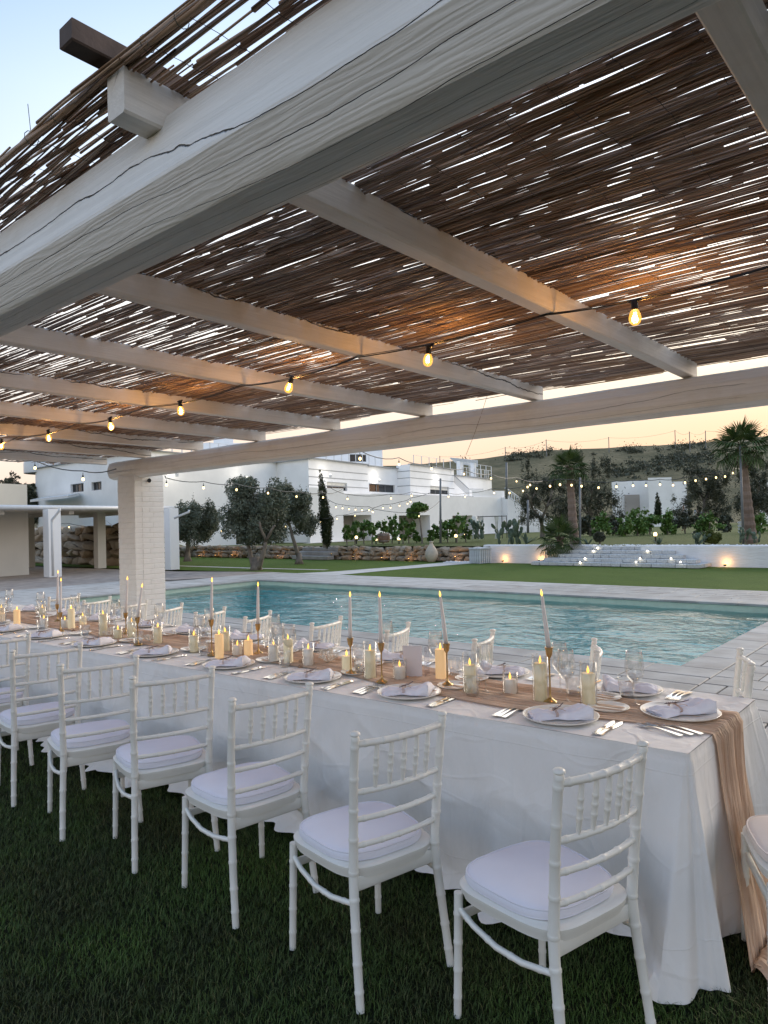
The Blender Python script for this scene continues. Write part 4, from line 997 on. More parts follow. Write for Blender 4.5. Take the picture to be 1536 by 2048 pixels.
PC = [(1178, 1410, .143, 'wax', .195), (1082, 1402, .175, 'wax', .215), (1021, 1387, .070, 'waxwhite', .108), (941, 1385, .135, 'wax', .195), (882, 1358, .159, 'waxorange', 0), (800, 1358, .068, 'waxwhite', .11), (741, 1356, .150, 'wax', .20), (694, 1341, .085, 'wax', .0), (617, 1331, .10, 'waxwhite', .14), (577, 1326, .145, 'wax', .0), (548, 1323, .105, 'waxwhite', .155), (497, 1311, .10, 'waxorange', 0), (475, 1310, .065, 'waxwhite', .10), (439, 1315, .15, 'waxorange', 0), (451, 1302, .13, 'wax', .175), (388, 1303, .11, 'wax', .15), (316, 1287, .12, 'wax', .165), (264, 1277, .13, 'wax', .17), (236, 1277, .07, 'wax', .10), (207, 1271, .17, 'wax', .20), (166, 1250, .08, 'wax', 0), (143, 1257, .17, 'wax', 0), (130, 1256, .07, 'waxwhite', .10), (88, 1255, .08, 'waxwhite', .11), (85, 1236, .10, 'wax', .13), (34, 1248, .13, 'waxorange', 0), (3, 1243, .13, 'waxorange', .16)]
for i, (x, y, h, mt, g) in enumerate(PC): pillar_candle(x, y, h, mt, g, i)
TPs = [(1101, 1405, .250, 1082, 1178), (895, 1371, .214, 879, 1181), (764, 1365, .208, 759, 1182), (702, 1348, .20, 700, 1182), (517, 1307, .195, 516, 1163), (424, 1311, .235, 424, 1154), (276, 1290, .20, 285, 1166), (252, 1268, .17, 255, 1152), (121, 1263, .16, 122, 1155), (115, 1243, .16, 116, 1140)]
for i, (x, y, hh, tx, ty) in enumerate(TPs):
    p = G(x, y, z0+.004); q = P(tx, ty, proj(p)[2]); tot = (q-p).length
    st = MB().lathe([(.0, 0), (.030, .0), (.032, .003), (.028, .009), (.014, .016), (.006, .024), (.0042, .04), (.0035, hh*.5), (.0042, hh-.052), (.007, hh-.045), (.013, hh-.036), (.0165, hh-.012), (.0185, hh-.004), (.0195, hh), (.013, hh), (.011, hh-.01), (0, hh-.01)], 24)
    c = empty('candlestick', p); tag(c, 'slim brass candlestick, %s taper holder from the draped table end' % ORD[i], 'candlestick', 'brass candlesticks')
    st.build('brass_stem', M['brass'], c, smooth=False); autosmooth(c.children[0], 45)
    top = q-Vector((0, 0, .0)); base = p+Vector((0, 0, hh-.01)); d = (top-base); L_ = d.length-.030; d.normalize()
    t = empty('taper_candle', base); t.rotation_mode = 'QUATERNION'; t.rotation_quaternion = Vector((0, 0, 1)).rotation_difference(d)
    tag(t, 'long white taper with a lit tip, %s taper from the draped table end' % ORD[i], 'candle', 'taper candles')
    MB().lathe([(.0, 0), (.0105, .0), (.0100, L_*.4), (.0070, L_-.01), (.004, L_-.001), (.0, L_)], 16).build('wax', M['taper'], t, smooth=True)
    link('flame', FL, t, loc=(0, 0, L_-.003), scale=(.9, .9, 1.0))
# menu cards in an acrylic stand
mp = G(826, 1354, z0+.004); mr = math.radians(20)
ms = empty('menu_stand', mp, mr); tag(ms, 'upright white menu card in a clear acrylic stand on the runner', 'menu holder')
MB().box((0, 0, .085), (.105, .003, .165)).build('menu_card', M['card'], ms)
MB().box((.068, .04, .080), (.0022, .09, .16)).box((-.002, .0035, .083), (.11, .0018, .166)).build('acrylic_panel', M['acrylic'], ms)
# coral and shells
def coral(p, n, L0, seed, label):
    rs = random.Random(seed); b = MB()
    def br(a, d, l, r, lv):
        e = a+d*l; m_ = a.lerp(e, .5)+Vector((rs.uniform(-1, 1), rs.uniform(-1, 1), 0))*l*.1
        b.tube([a, m_, e], [r, r*.85, r*.65], 5)
        if lv:
            for k in range(rs.choice((2, 3))):
                nd = (d+Vector((rs.uniform(-1, 1), rs.uniform(-1, 1), rs.uniform(-.25, .8)))*.85).normalized(); br(e, nd, l*.72, r*.7, lv-1)
        else: b.tube([e, e+d*.004], [r*.8, r*.2], 5)
    for k in range(n):
        a = 2*math.pi*k/n; br(Vector((0, 0, .006)), Vector((math.cos(a), math.sin(a), rs.uniform(.25, 1.3))).normalized(), L0, .0055, 3)
    o = b.build('coral', M['coral'], None, smooth=True, loc=p); tag(o, label, 'coral', 'coral pieces')
coral(G(655, 1326, z0+.004), 9, .034, 3, 'spiky cream coral branch on the runner beside a white candle')
coral(G(720, 1345, z0+.004), 5, .018, 5, 'small lacy white coral behind the side plate near the fourth taper')
coral(G(222, 1272, z0+.004), 7, .028, 8, 'pale coral clump between candles left of the brick pillar')
coral(G(300, 1284, z0+.004), 6, .024, 9, 'small pale coral under the two tapers before the pillar')
for k, (x, y) in enumerate(((604, 1325), (612, 1330), (148, 1262), (205, 1277), (600, 1332))):
    b = MB()
    for q in range(26):
        t = q/25; a = t*11; r = .014*(1-t); b.v += [tuple(v) for v in []]
    b.tube([(.012*(1-q/25)*math.cos(q*.45), .012*(1-q/25)*math.sin(q*.45), .010+.016*q/25) for q in range(26)], [.010*(1-q/27) for q in range(26)], 8)
    o = b.build('sea_shell', M['shell'], None, smooth=True, loc=G(x, y, z0+.004), rot=(1.2, k, k*2)); tag(o, 'small brown spiral shell lying on the runner, %s of five from the right' % ORD[[1, 0, 4, 3, 2][k]], 'shell', 'shells on the runner')

# ------------------------------------------------------------------ TERRACE AND HILL
def smooth(t): t = min(1, max(0, t)); return t*t*(3-2*t)
YW = 23.75                                             # the garden walls stand along this line
def zterr(x, y):
    """height of the raised garden"""
    d = math.hypot(x, y-0); D = Vector((x, y, 0)).dot(_F)
    left = smooth((350-proj((x, y, .6))[0])/50) if D > 5 else 1
    a = .60-.44*smooth((D-38)/18)
    return a*(1-left)+1.35*left
V = []; gx = np.linspace(-75, 45, 110); gy = np.linspace(YW+.25, 130, 90)
for y in gy:
    for x in gx: V.append((x, y, zterr(x, y)+(.03*nz(x*.4, y*.4) if y > YW+.5 else 0)))
n_ = len(gx); Fc = [(j*n_+i, j*n_+i+1, (j+1)*n_+i+1, (j+1)*n_+i) for j in range(len(gy)-1) for i in range(n_-1)]
o = link('terrace_lawn', mesh('terrace_lawn', V, Fc, M['terr'], True)); o['kind'] = 'structure'
ridge = [(-900, 1010), (-200, 985), (60, 968), (300, 950), (700, 935), (830, 930), (950, 917), (1020, 910), (1100, 902), (1200, 897), (1300, 892), (1420, 884), (1536, 872), (1800, 850), (2600, 820)]
def ridge_y(px):
    for (a, b), (c, d) in zip(ridge, ridge[1:]):
        if px <= c: return b+(d-b)*(px-a)/(c-a)
    return ridge[-1][1]
V = []; pxs = np.linspace(-900, 2600, 160); Ds = np.concatenate([np.linspace(118, 300, 46), np.linspace(320, 700, 12)])
def hill_z(px, D):
    zr = H+(hz(px)-ridge_y(px))*300/FPX; t = (D-118)/(300-118)
    return -.3+(zr+.3)*smooth(min(1, t)*.5+.0)*2*1.0*(1 if t < 1 else 1) if t < 1 else zr+(D-300)*.01
for D in Ds:
    for px in pxs:
        z = hill_z(px, D); b = P(px, 1024, D); V.append((b.x, b.y, z+ (.9*nz(b.x*.03, b.y*.03)+.25*nz(b.x*.15, b.y*.15) if D > 125 else -.2)))
n_ = len(pxs); Fc = [(j*n_+i, j*n_+i+1, (j+1)*n_+i+1, (j+1)*n_+i) for j in range(len(Ds)-1) for i in range(n_-1)]
o = link('hill', mesh('hill', V, Fc, M['hill'], True)); o['kind'] = 'structure'
# ------------------------------------------------------------------ foliage tools
def leaf_cloud(clumps, n, size, aspect=.45, droop=0.0, soft=False):
    """clumps: (x,y,z,rx,ry,rz) ellipsoids filled with little leaf quads"""
    cl_ = np.array(clumps, float); vol = (cl_[:, 3]*cl_[:, 4]*cl_[:, 5])**.75; k = rng.choice(len(cl_), n, p=vol/vol.sum())
    u = rng.normal(size=(n, 3)); u /= np.linalg.norm(u, axis=1)[:, None]; r = rng.uniform(.25, 1, n)**.5*rng.normal(1, .09, n)
    if soft: r = np.abs(rng.normal(0, .75, n))
    p = cl_[k, :3]+u*r[:, None]*cl_[k, 3:6]
    d = rng.normal(size=(n, 3))+u*.5; d[:, 2] -= droop; d /= np.linalg.norm(d, axis=1)[:, None]
    e = np.cross(d, rng.normal(size=(n, 3))); e /= np.linalg.norm(e, axis=1)[:, None]
    s = size*rng.uniform(.6, 1.35, n)[:, None]
    V = np.stack([p-d*s*.5, p+e*s*aspect*.5, p+d*s*.5, p-e*s*aspect*.5], 1).reshape(-1, 3)
    return V, (np.arange(n)[:, None]*4+np.arange(4)[None])
def add_leaves(parts, name, mat, parent):
    Vs = []; Qs = []; o = 0
    for V, Q in parts: Vs.append(V); Qs.append(Q+o); o += len(V)
    return link(name, npmesh(name, np.concatenate(Vs), np.concatenate(Qs), mat), parent)
def crown_clumps(c, r, n, rs, cr=.34, zs=1.0):
    out = []
    for k in range(n):
        v = Vector((rs.gauss(0, 1), rs.gauss(0, 1), rs.gauss(0, 1))).normalized()*rs.uniform(.25, .95)
        q = rs.uniform(.6, 1.25)*cr
        out.append((c[0]+v.x*r[0], c[1]+v.y*r[1], c[2]+v.z*r[2], q*r[0], q*r[1], q*r[2]*zs))
    return out
def limb(b, a, d, l, r, lv, rs, spread=.6):
    pts = [a]; rr = [r]; cur = Vector(a); dd = Vector(d).normalized()
    for k in range(4):
        dd = (dd+Vector((rs.uniform(-1, 1), rs.uniform(-1, 1), rs.uniform(-.3, .5)))*.22).normalized(); cur = cur+dd*l/4; pts.append(cur.copy()); rr.append(r*(1-.45*(k+1)/4))
    b.tube(pts, rr, 7)
    if lv:
        for k in range(rs.choice((2, 3))):
            nd = (dd+Vector((rs.uniform(-1, 1), rs.uniform(-1, 1), rs.uniform(-.2, .6)))*spread).normalized(); limb(b, cur, nd, l*.72, r*.55, lv-1, rs, spread)
def olive(px, base, crowns, seed, label, n=9000, twin=False, group='olive trees on the lawn'):
    """base: picture y of foot & distance; crowns: (px, py, rx_px, ry_px)"""
    rs = random.Random(seed); D = base[1]; bp = P(px, base[0], D); s = D/FPX
    t = empty('olive_tree', bp); tag(t, label, 'tree', group)
    b = MB(); flare = lambda o_, dirv, l, r: limb(b, o_, dirv, l, r, 1, rs, .6)
    trunk_h = (base[0]-max(c[1]+c[3]*.35 for c in crowns))*s
    Rt = .11
    if twin:
        flare(Vector((-.12, 0, -.05)), Vector((-.35, .1, 1)), trunk_h*1.0, Rt); flare(Vector((.1, 0, -.05)), Vector((.45, -.05, 1)), trunk_h*1.05, Rt)
        b.tube([(0, 0, -.08), (.02, 0, .15), (.0, 0, .45)], [.27, .18, .13], 9)
    else:
        flare(Vector((0, 0, .1)), Vector((.1, 0, 1)), trunk_h*1.1, Rt*.9); b.tube([(0, 0, -.08), (0, 0, .12), (.0, 0, .4)], [.20, .13, .10], 9)
    b.build('trunk', M['bark'], t, smooth=True)
    cl_ = []
    for (cx, cy, rx, ry) in crowns:
        c = P(cx, cy, D+rs.uniform(-.4, .4))-bp; r = rx*s; cl_ += crown_clumps(c, (r, r*.9, ry*s), 22, rs, .42)
    parts = [leaf_cloud(cl_, int(n*2.0), .115, .36)]
    # wispy shoots
    sh = [(c[0]+rs.gauss(0, .1), c[1]+rs.gauss(0, .1), c[2]+c[5]*rs.uniform(.6, 1.2), .07, .07, c[5]*.8) for c in cl_[::2]]
    parts.append(leaf_cloud(sh, n//7, .10, .3)); add_leaves(parts, 'crown', M['olive'], t)
    return t
olive(375, (1119, 31), [(382, 1040, 46, 42), (410, 1055, 30, 30), (352, 1050, 22, 32), (425, 1030, 20, 28)], 11, 'olive tree with a dark rounded crown just right of the brick pillar', 9000)
olive(512, (1138, 26.5), [(492, 1008, 52, 46), (468, 1040, 32, 40), (530, 1045, 46, 44), (495, 975, 26, 22), (548, 1005, 36, 42), (512, 1065, 46, 28)], 21, 'large olive tree with a forked trunk standing on the lawn by the pool', 15000, True)
olive(598, (1124, 30), [(590, 1020, 36, 34), (560, 1000, 16, 34), (612, 1052, 26, 26), (575, 980, 16, 18), (600, 1000, 20, 20)], 31, 'slim silvery olive tree between the big olive and the cypress', 7500)
# cypress
def column_tree(name, px, ybase, D, pts, n, mat, label, cat='tree', group=None, size=.10):
    bp = P(px, ybase, D); s = D/FPX; t = empty(name, bp); tag(t, label, cat, group)
    MB().tube([(0, 0, -.1), (0, 0, .5), (0, 0, (ybase-pts[0][1])*s*.8)], [.10, .08, .02], 8).build('trunk', M['bark'], t)
    cl_ = []
    for (x, y, r) in pts:
        c = P(x, y, D)-bp; cl_.append((c.x, c.y, c.z, r*s, r*s, r*s*1.7))
    add_leaves([leaf_cloud(cl_, n, size, .28, -.8)], 'crown', mat, t); return t
rs = random.Random(5)
column_tree('cypress', 650, 1091, 32, [(640, 942+0, 2.5), (642, 955, 5), (643, 970, 7), (645, 985, 9), (646, 1000, 9), (648, 1015, 11), (650, 1030, 11), (652, 1045, 12), (652, 1060, 12), (653, 1072, 11), (654, 1082, 9), (660, 1042, 8), (640, 1035, 7)], 9000, M['cypress'], 'narrow dark cypress leaning beside the olive trees before the white house')
column_tree('cypress', 1316, 1040, 60, [(1314, 988, 2), (1315, 998, 4), (1316, 1010, 6), (1316, 1022, 7), (1316, 1034, 7)], 1800, M['cypress'], 'small pointed conifer in front of the far white building', size=.2)
# lollipop tree
bp = P(845, 1088, 33); t = empty('lollipop_tree', bp); tag(t, 'small tree with a flat topped dense crown on a thin bare trunk', 'tree')
MB().tube([(0, 0, -.1), (-.05, 0, .6), (-.12, 0, 1.3)], [.045, .04, .035], 8).build('trunk', M['bark'], t)
add_leaves([leaf_cloud([((x-845)*33/FPX*_R.x, (x-845)*33/FPX*_R.y, (1088-y)*33/FPX, r*33/FPX, r*33/FPX, r*.7*33/FPX) for x, y, r in ((826, 1022, 11), (838, 1014, 13), (848, 1016, 11), (832, 1030, 9), (822, 1030, 7))], 3500, .13, .6)], 'crown', M['vine'], t)
# vines
VX = [(694, 1083, 8, 34), (710, 1083, 9, 42), (728, 1083, 8, 40), (744, 1084, 11, 44), (766, 1084, 14, 44), (784, 1083, 14, 54), (806, 1083, 12, 46), (818, 1083, 12, 40), (834, 1082, 7, 22), (862, 1082, 5, 24), (880, 1083, 12, 42), (895, 1083, 16, 46), (914, 1082, 16, 52), (932, 1082, 14, 46)]
for i, (x, y, w, h) in enumerate(VX):
    D = 33.5+(i % 3)*.9; rs = random.Random(100+i); bp = P(x, y+3, D); s = D/FPX
    t = empty('vine_plant', bp); tag(t, 'leafy green vine, %s from the cypress in the row before the house' % ORD[i], 'vine', 'vines before the house')
    MB().tube([(0, 0, -.1), (rs.uniform(-.05, .05), 0, h*s*.5), (rs.uniform(-.1, .1), 0, h*s*.8)], [.03, .025, .012], 6).build('stem', M['bark'], t)
    cl_ = [((rs.uniform(-w, w)*.6*s), rs.uniform(-w, w)*.4*s, h*s*rs.uniform(.45, .95), w*s*rs.uniform(.35, .6), w*s*rs.uniform(.35, .6), h*s*rs.uniform(.1, .2)) for _ in range(9)]
    cl_ = [(rs.uniform(-w, w)*.95*s, rs.uniform(-w, w)*.5*s, h*s*rs.uniform(.22, 1.02), w*s*rs.uniform(.14, .36), w*s*rs.uniform(.14, .36), h*s*rs.uniform(.05, .13)) for _ in range(15)]
    add_leaves([leaf_cloud(cl_, 800, .15, .75, 0, True)], 'leaves', M['vine'], t)
# hedge-like vineyard behind the right wall
for i, (x, yb, w, h, D) in enumerate(((1180, 1068, 20, 40, 40), (1206, 1070, 18, 42, 39), (1275, 1065, 20, 44, 38), (1232, 1070, 14, 36, 41), (1300, 1066, 22, 34, 40), (1335, 1062, 14, 40, 39), (1370, 1062, 26, 30, 41), (1420, 1065, 26, 34, 40), (1250, 1072, 14, 34, 37), (1455, 1063, 18, 30, 42), (1520, 1068, 26, 34, 36))):
    rs = random.Random(200+i); bp = P(x, yb, D); bp.z = zterr(bp.x, bp.y); s = D/FPX; hh = (bp.z*0+ (yb-(yb-h))*s)
    t = empty('shrub', bp); tag(t, 'leafy green shrub behind the white garden wall, %s from the tall palm trunk' % ORD[[0, 1, 5, 2, 6, 7, 8, 9, 3, 10, 11][i]], 'shrub', 'shrubs behind the white wall')
    MB().tube([(0, 0, -.1), (0, 0, hh*.6)], [.05, .03], 6).build('stem', M['bark'], t)
    add_leaves([leaf_cloud([(rs.uniform(-w, w)*.8*s, rs.uniform(-w, w)*.4*s, hh*rs.uniform(.2, .95), w*s*.4, w*s*.4, hh*.22) for _ in range(5)]+[(rs.uniform(-w, w)*s, rs.uniform(-w, w)*.4*s, hh*rs.uniform(.1, 1.15), w*s*rs.uniform(.12, .3), w*s*.25, hh*rs.uniform(.05, .14)) for _ in range(14)], 1700, .17, .6, 0, True)], 'leaves', M['vine'] if i % 3 else M['scrub'], t)
# big dark feathery trees
for i, (x, yb, D, cr, lab) in enumerate((
    (1085, 1080, 52, [(1085, 990, 42, 60), (1060, 1020, 34, 45), (1120, 1010, 40, 60), (1055, 950, 16, 40)], 'tall dark feathery tree right of the white house stair'),
    (1185, 1075, 50, [(1180, 975, 40, 60), (1215, 1010, 36, 50), (1150, 1010, 36, 55), (1160, 930, 16, 42), (1205, 940, 26, 34)], 'dark bushy tree rising behind the first fan palm'),
    (1400, 1070, 46, [(1400, 990, 40, 52), (1370, 1010, 30, 36), (1440, 1000, 40, 60), (1395, 945, 26, 24), (1430, 955, 26, 30)], 'dark spreading tree in front of the hill left of the right palm'),
    (1500, 1072, 48, [(1500, 1000, 40, 60), (1535, 980, 34, 60), (1510, 950, 24, 30)], 'dark tree at the right edge behind the palm'))):
    rs = random.Random(300+i); bp = P(x, yb, D); bp.z = .1; s = D/FPX; t = empty('feathery_tree', bp); tag(t, lab, 'tree', 'dark trees before the hill')
    b = MB(); limb(b, Vector((0, 0, -.2)), Vector((0, 0, 1)), 1.6, .22, 3, rs, .7); b.build('trunk', M['bark'], t)
    cl_ = []
    for (cx, cy, rx, ry) in cr: c = P(cx, cy, D+rs.uniform(-1, 1))-bp; cl_ += crown_clumps(c, (rx*s, rx*s, ry*s), 16, rs, .30, 1.0)
    top = [(c[0], c[1], c[2]+c[5], .12, .12, c[5]*.9) for c in cl_[::3]]
    add_leaves([leaf_cloud(cl_, 14000, .20, .22, 0, True), leaf_cloud(top, 1600, .16, .2)], 'crown', M['scrub'], t)
# far left trees above the low building
for i, (x, y, r) in enumerate(((20, 962, 26), (55, 975, 18), (66, 985, 14))):
    D = 62; rs = random.Random(400+i); bp = P(x, 1062, D); s = D/FPX; t = empty('far_tree', bp); tag(t, 'loose dark tree behind the low white building at left, %s from the photo edge' % ORD[i], 'tree', 'trees behind the low white building')
    b = MB(); b.tube([(0, 0, -1), (0, 0, (1062-y)*s)], [.14, .05], 6).build('trunk', M['bark'], t)
    c = P(x, y, D)-bp; cl_ = crown_clumps(c, (r*s, r*s, r*.7*s), 10, rs, .25)+[(c.x, c.y, c.z*.6, r*s*.8, r*s*.8, c.z*.45)]
    add_leaves([leaf_cloud(cl_, 2600, .22, .4)], 'crown', M['scrub'], t)
# ridge bushes and hillside scrub
cl_ = []
rs = random.Random(9)
for k in range(90):
    px = rs.choice((rs.uniform(1225, 1420), rs.uniform(1230, 1536), rs.uniform(1020, 1100), rs.uniform(900, 1800))); D = rs.uniform(285, 300); b = P(px, ridge_y(px), D); r = rs.choice((.6, .8, 1.1, 1.6, 2.6)); cl_.append((b.x, b.y, hill_z(px, D)+.1, r*1.4, r*1.4, r*.8))
o = add_leaves([leaf_cloud(cl_, 8000, .7, .6, 0, True)], 'ridge_scrub', M['scrub'], None); tag(o, 'scrubby bushes along the top of the hill', 'bushes', None, 'stuff')
cl_ = []
for k in range(210):
    px = rs.uniform(1222, 1425); D = 243+rs.gauss(0, 9)+(px-1222)*.13; b = P(px, 900, D); q = rs.uniform(.4, 1.25); cl_.append((b.x, b.y, hill_z(px, D)+.2, 2.6*q, 2.6*q, .9*q))
o = add_leaves([leaf_cloud(cl_, 9000, .7, .6, 0, True)], 'hillside_scrub', M['scrub'], None); tag(o, 'dark band of bushes across the upper hillside', 'bushes', None, 'stuff')
# palms
def fan_frond(r, n, fold=.5, droop=.25):
    b = MB(); b.tube([(0, 0, 0), (r*.25, 0, r*.05), (r*.5, 0, r*.04)], [.022, .014, .008], 5)
    for k in range(n):
        a = (k/(n-1)*2-1)*math.radians(118); l = r*(.62-.10*abs(a)/2)*random.uniform(.9, 1.05); o = Vector((r*.5, 0, r*.04)); d = Vector((math.cos(a), math.sin(a), .10*math.cos(a*3)))
        w = .024*r/.9; side_ = Vector((-d.y, d.x, 0)); m_ = o+d*l*.55; e = o+d*l+Vector((0, 0, -droop*l*random.uniform(.5, 1.4)))
        i = len(b.v); b.v += [tuple(o), tuple(m_+side_*w), tuple(m_-side_*w), tuple(e), tuple(m_+Vector((0, 0, -w*.8)))]
        b.f += [(i, i+1, i+4), (i, i+4, i+2), (i+1, i+3, i+4), (i+4, i+3, i+2)]
    return b.mesh('frond', M['palm'])
FR = [fan_frond(1.0, 22, droop=.1), fan_frond(1.0, 20, droop=.35), fan_frond(1.0, 18, droop=.6)]
def palm(px, ybase, D, ytop, size, nfr, label, thick=.17, lean=0):
    bp = P(px, ybase, D); s = D/FPX; hh = (ybase-ytop)*s; t = empty('fan_palm', bp, random.random()*6); tag(t, label, 'palm tree', 'fan palms in the white walled bed')
    t.rotation_euler = (0, 0, 0); top = Vector((lean*s*_R.x, lean*s*_R.y, hh))
    b = MB(); n = 26; pts = []; rr = []
    for k in range(n+1):
        q = k/n; pts.append(top*q+Vector((0, 0, -.08*(1-q)))); rr.append(thick*(1.15-.5*q+.35*max(0, q-.88)/.12*.6)*(1+(.10 if k % 2 else -.04)))
    b.tube(pts, rr, 12); b.build('trunk', M['palmbark'], t)
    # old leaf stubs near the crown
    sb = MB()
    for k in range(40):
        q = random.uniform(.72, 1); a = k*2.4; c = top*q; d = Vector((math.cos(a), math.sin(a), .9)).normalized(); sb.tube([c+d*.06, c+d*(.06+thick*1.3)], [.022, .008], 4)
    sb_o = sb.build('leaf_stubs', M['palmbark'], t); sb_o['kind'] = 'stuff'
    for k in range(nfr):
        a = k*2.399; el = math.radians(78-118*(k/nfr)**.85); o = link('frond', FR[0 if k < nfr*.35 else (1 if k < nfr*.75 else 2)], t, loc=top+Vector((0, 0, -.15*k/nfr)))
        d = Vector((math.cos(a)*math.cos(el), math.sin(a)*math.cos(el), math.sin(el)))
        o.rotation_mode = 'QUATERNION'; o.rotation_quaternion = d.to_track_quat('X', 'Z'); sc = size*random.uniform(.85, 1.1); o.scale = (sc, sc, sc)
    return t
palm(1149, 1091, 26.5, 935, .82, 26, 'tall fan palm with a reddish trunk between two light poles', .16, -6)
palm(1503, 1082, 23.5, 893, .98, 28, 'tall fan palm with a thick pinkish trunk at the right edge', .165, -14)
palm(1120, 1094, 25.5, 1080, .88, 24, 'low bushy fan palm spilling over the white wall', .14, 0)
# prickly pears, agaves, round bush
padm = MB(); V = []
for i in range(9):
    a = i/8*math.pi
    for k in range(12): q = 2*math.pi*k/12; V.append((.16*math.sin(a)*math.cos(q)*(.8+.2*(1-math.cos(a))/2), .028*math.sin(a)*math.sin(q), .24-.24*math.cos(a)))
padm.add(V, [(i*12+k, i*12+(k+1) % 12, (i+1)*12+(k+1) % 12, (i+1)*12+k) for i in range(8) for k in range(12)])
PAD = padm.mesh('pad', M['cactus'], True)
def cactus(px, yb, D, h, w, label, seed):
    rs = random.Random(seed); bp = P(px, yb, D); s = D/FPX; t = empty('prickly_pear', bp); tag(t, label, 'cactus', 'prickly pear cacti in the garden')
    tips = [(Vector((rs.uniform(-w, w)*.5*s, rs.uniform(-.3, .3), 0)), Vector((rs.uniform(-.3, .3), rs.uniform(-.2, .2), 1))) for _ in range(7)]
    for lv in range(4):
        new = []
        for p, d in tips:
            if p.z > h*s: continue
            sc = rs.uniform(.6, 1.0)*(h*s/1.2); o = link('pad', PAD, t, loc=p, scale=(sc, sc, sc)); d = d.normalized()
            o.rotation_mode = 'QUATERNION'; o.rotation_quaternion = d.to_track_quat('Z', 'X') @ Euler((0, 0, rs.uniform(0, 3.1))).to_quaternion()
            e = p+d*.42*sc
            for _ in range(rs.choice((1, 2)) if lv < 2 else rs.choice((0, 1, 2))): new.append((e, d+Vector((rs.uniform(-.9, .9), rs.uniform(-.5, .5), .2))))
        tips = new
cactus(965, 1078, 34, 32, 24, 'dense prickly pear before the gauze draped frame', 1)
cactus(1020, 1089, 29, 44, 34, 'large prickly pear on the wall left of the low palm', 2)
cactus(1400, 1092, 24, 26, 22, 'grey green prickly pear left of the round yellow bush', 3)
cactus(1500, 1086, 22.6, 26, 40, 'prickly pear clump at the foot of the right palm', 4)
def agave(px, yb, D, size, label, n=18):
    bp = P(px, yb, D); t = empty('agave', bp); tag(t, label, 'plant', 'spiky plants in the beds')
    for k in range(n):
        a = k*2.4; el = math.radians(25+60*((k*7) % n)/n); b = MB(); d = Vector((math.cos(a)*math.cos(el), math.sin(a)*math.cos(el), math.sin(el))); sd = Vector((-math.sin(a), math.cos(a), 0)); l = size*random.uniform(.8, 1.1)
        up = d.cross(sd).normalized()
        P0 = [(0, .02), (.4, .035), (.75, .022), (1, .002)]; V = []
        for q, w in P0:
            c = d*l*q+Vector((0, 0, -.12*l*q*q)); V += [tuple(c-sd*w), tuple(c+up*-.01), tuple(c+sd*w)]
        b.add(V, [(i*3+j, i*3+j+1, i*3+4+j, i*3+3+j) for i in range(3) for j in range(2)]); b.build('spike', M['cactus'], t)
agave(1052, 1088, 28, .55, 'spiky grey agave right of the large prickly pear'); agave(1318, 1090, 24.5, .35, 'small spiky plant at the wall top above the steps', 12); agave(1176, 1092, 26, .45, 'spiky plant between the light pole and the low bush', 14)
def ball_bush(px, yc, D, r, mat, label, n=5000):
    c = P(px, yc, D); s = D/FPX; rs = random.Random(int(px)); b = empty('round_bush', (c.x, c.y, c.z-r*s)); tag(b, label, 'bush')
    cl_ = [(v.x*.55*r*s, v.y*.55*r*s, r*s+v.z*.5*r*s, r*s*.5, r*s*.5, r*s*.5) for v in [Vector((rs.gauss(0, 1), rs.gauss(0, 1), rs.gauss(0, 1))).normalized() for _ in range(14)]]
    MB().tube([(0, 0, -.1), (0, 0, r*s)], [.04, .02], 6).build('stem', M['bark'], b); add_leaves([leaf_cloud(cl_, n, .06, .5)], 'leaves', mat, b)
ball_bush(1424, 1074, 24, 17, M['box'], 'round clipped yellow green bush on the white wall')
ball_bush(1199, 1074, 27, 12, M['scrub'], 'small brownish round bush above the white steps', 2500)
# ------------------------------------------------------------------ WALLS OF THE GARDEN
def rock_mesh(seed, flat=.75):
    import bmesh
    rs = random.Random(seed); bm = bmesh.new()
    for k in range(26):
        v = Vector((rs.uniform(-1, 1), rs.uniform(-1, 1), rs.uniform(-1, 1))); v = v/max(abs(v.x), abs(v.y), abs(v.z)); v = Vector([math.copysign(abs(c)**.85, c) for c in v])*rs.uniform(.80, 1.0)*.5
        if v.length > .72: v *= .72/v.length
        bm.verts.new(v)
    bmesh.ops.convex_hull(bm, input=bm.verts)
    for v in [v for v in bm.verts if not v.link_faces]: bm.verts.remove(v)
    bmesh.ops.bevel(bm, geom=list(bm.edges), offset=.035, segments=1, affect='EDGES')
    me = bpy.data.meshes.new('stone'); bm.to_mesh(me); bm.free(); me.materials.append(M['rock']); autosmooth(me, 22); return me
ROCK = [rock_mesh(k) for k in range(9)]
def rubble(label, xa, xb, y, z0_, rows, hrow, wst, seed, depth=.45, group=None, top=None):
    rs = random.Random(seed); t = empty('rubble_wall', ((xa+xb)/2, y, z0_)); rscale = 1; tag(t, label, 'wall', group); O = t.location.copy()
    MB().box((0, depth*.35, hrow*rows*.45), (xb-xa-.1, depth*.5, hrow*rows*.8)).build('fill', M['soildark'], t)
    for r in range(rows):
        x = xa+rs.uniform(-wst, 0)
        while x < xb:
            w = wst*rs.choice((.6, .8, 1, 1.3, 1.5)); h = hrow*rs.uniform(.85, 1.3)
            if top and r >= top(x): x += w; continue
            link('stone', rs.choice(ROCK), t, loc=(x+w/2-O.x, rs.uniform(-.04, .05)+.05*r, hrow*(r+.5)+rs.uniform(-.03, .03)), rot=(rs.uniform(-.25, .25), rs.uniform(-.2, .2), rs.choice((0, math.pi))+rs.uniform(-.3, .3)), scale=(w*1.12, depth, h*1.12))
            x += w*.93
rubble('long low wall of rough brown rubble stones across the lawn below the house', -36.6, -15.3, YW, -.02, 3, .20, .36, 1, .42)
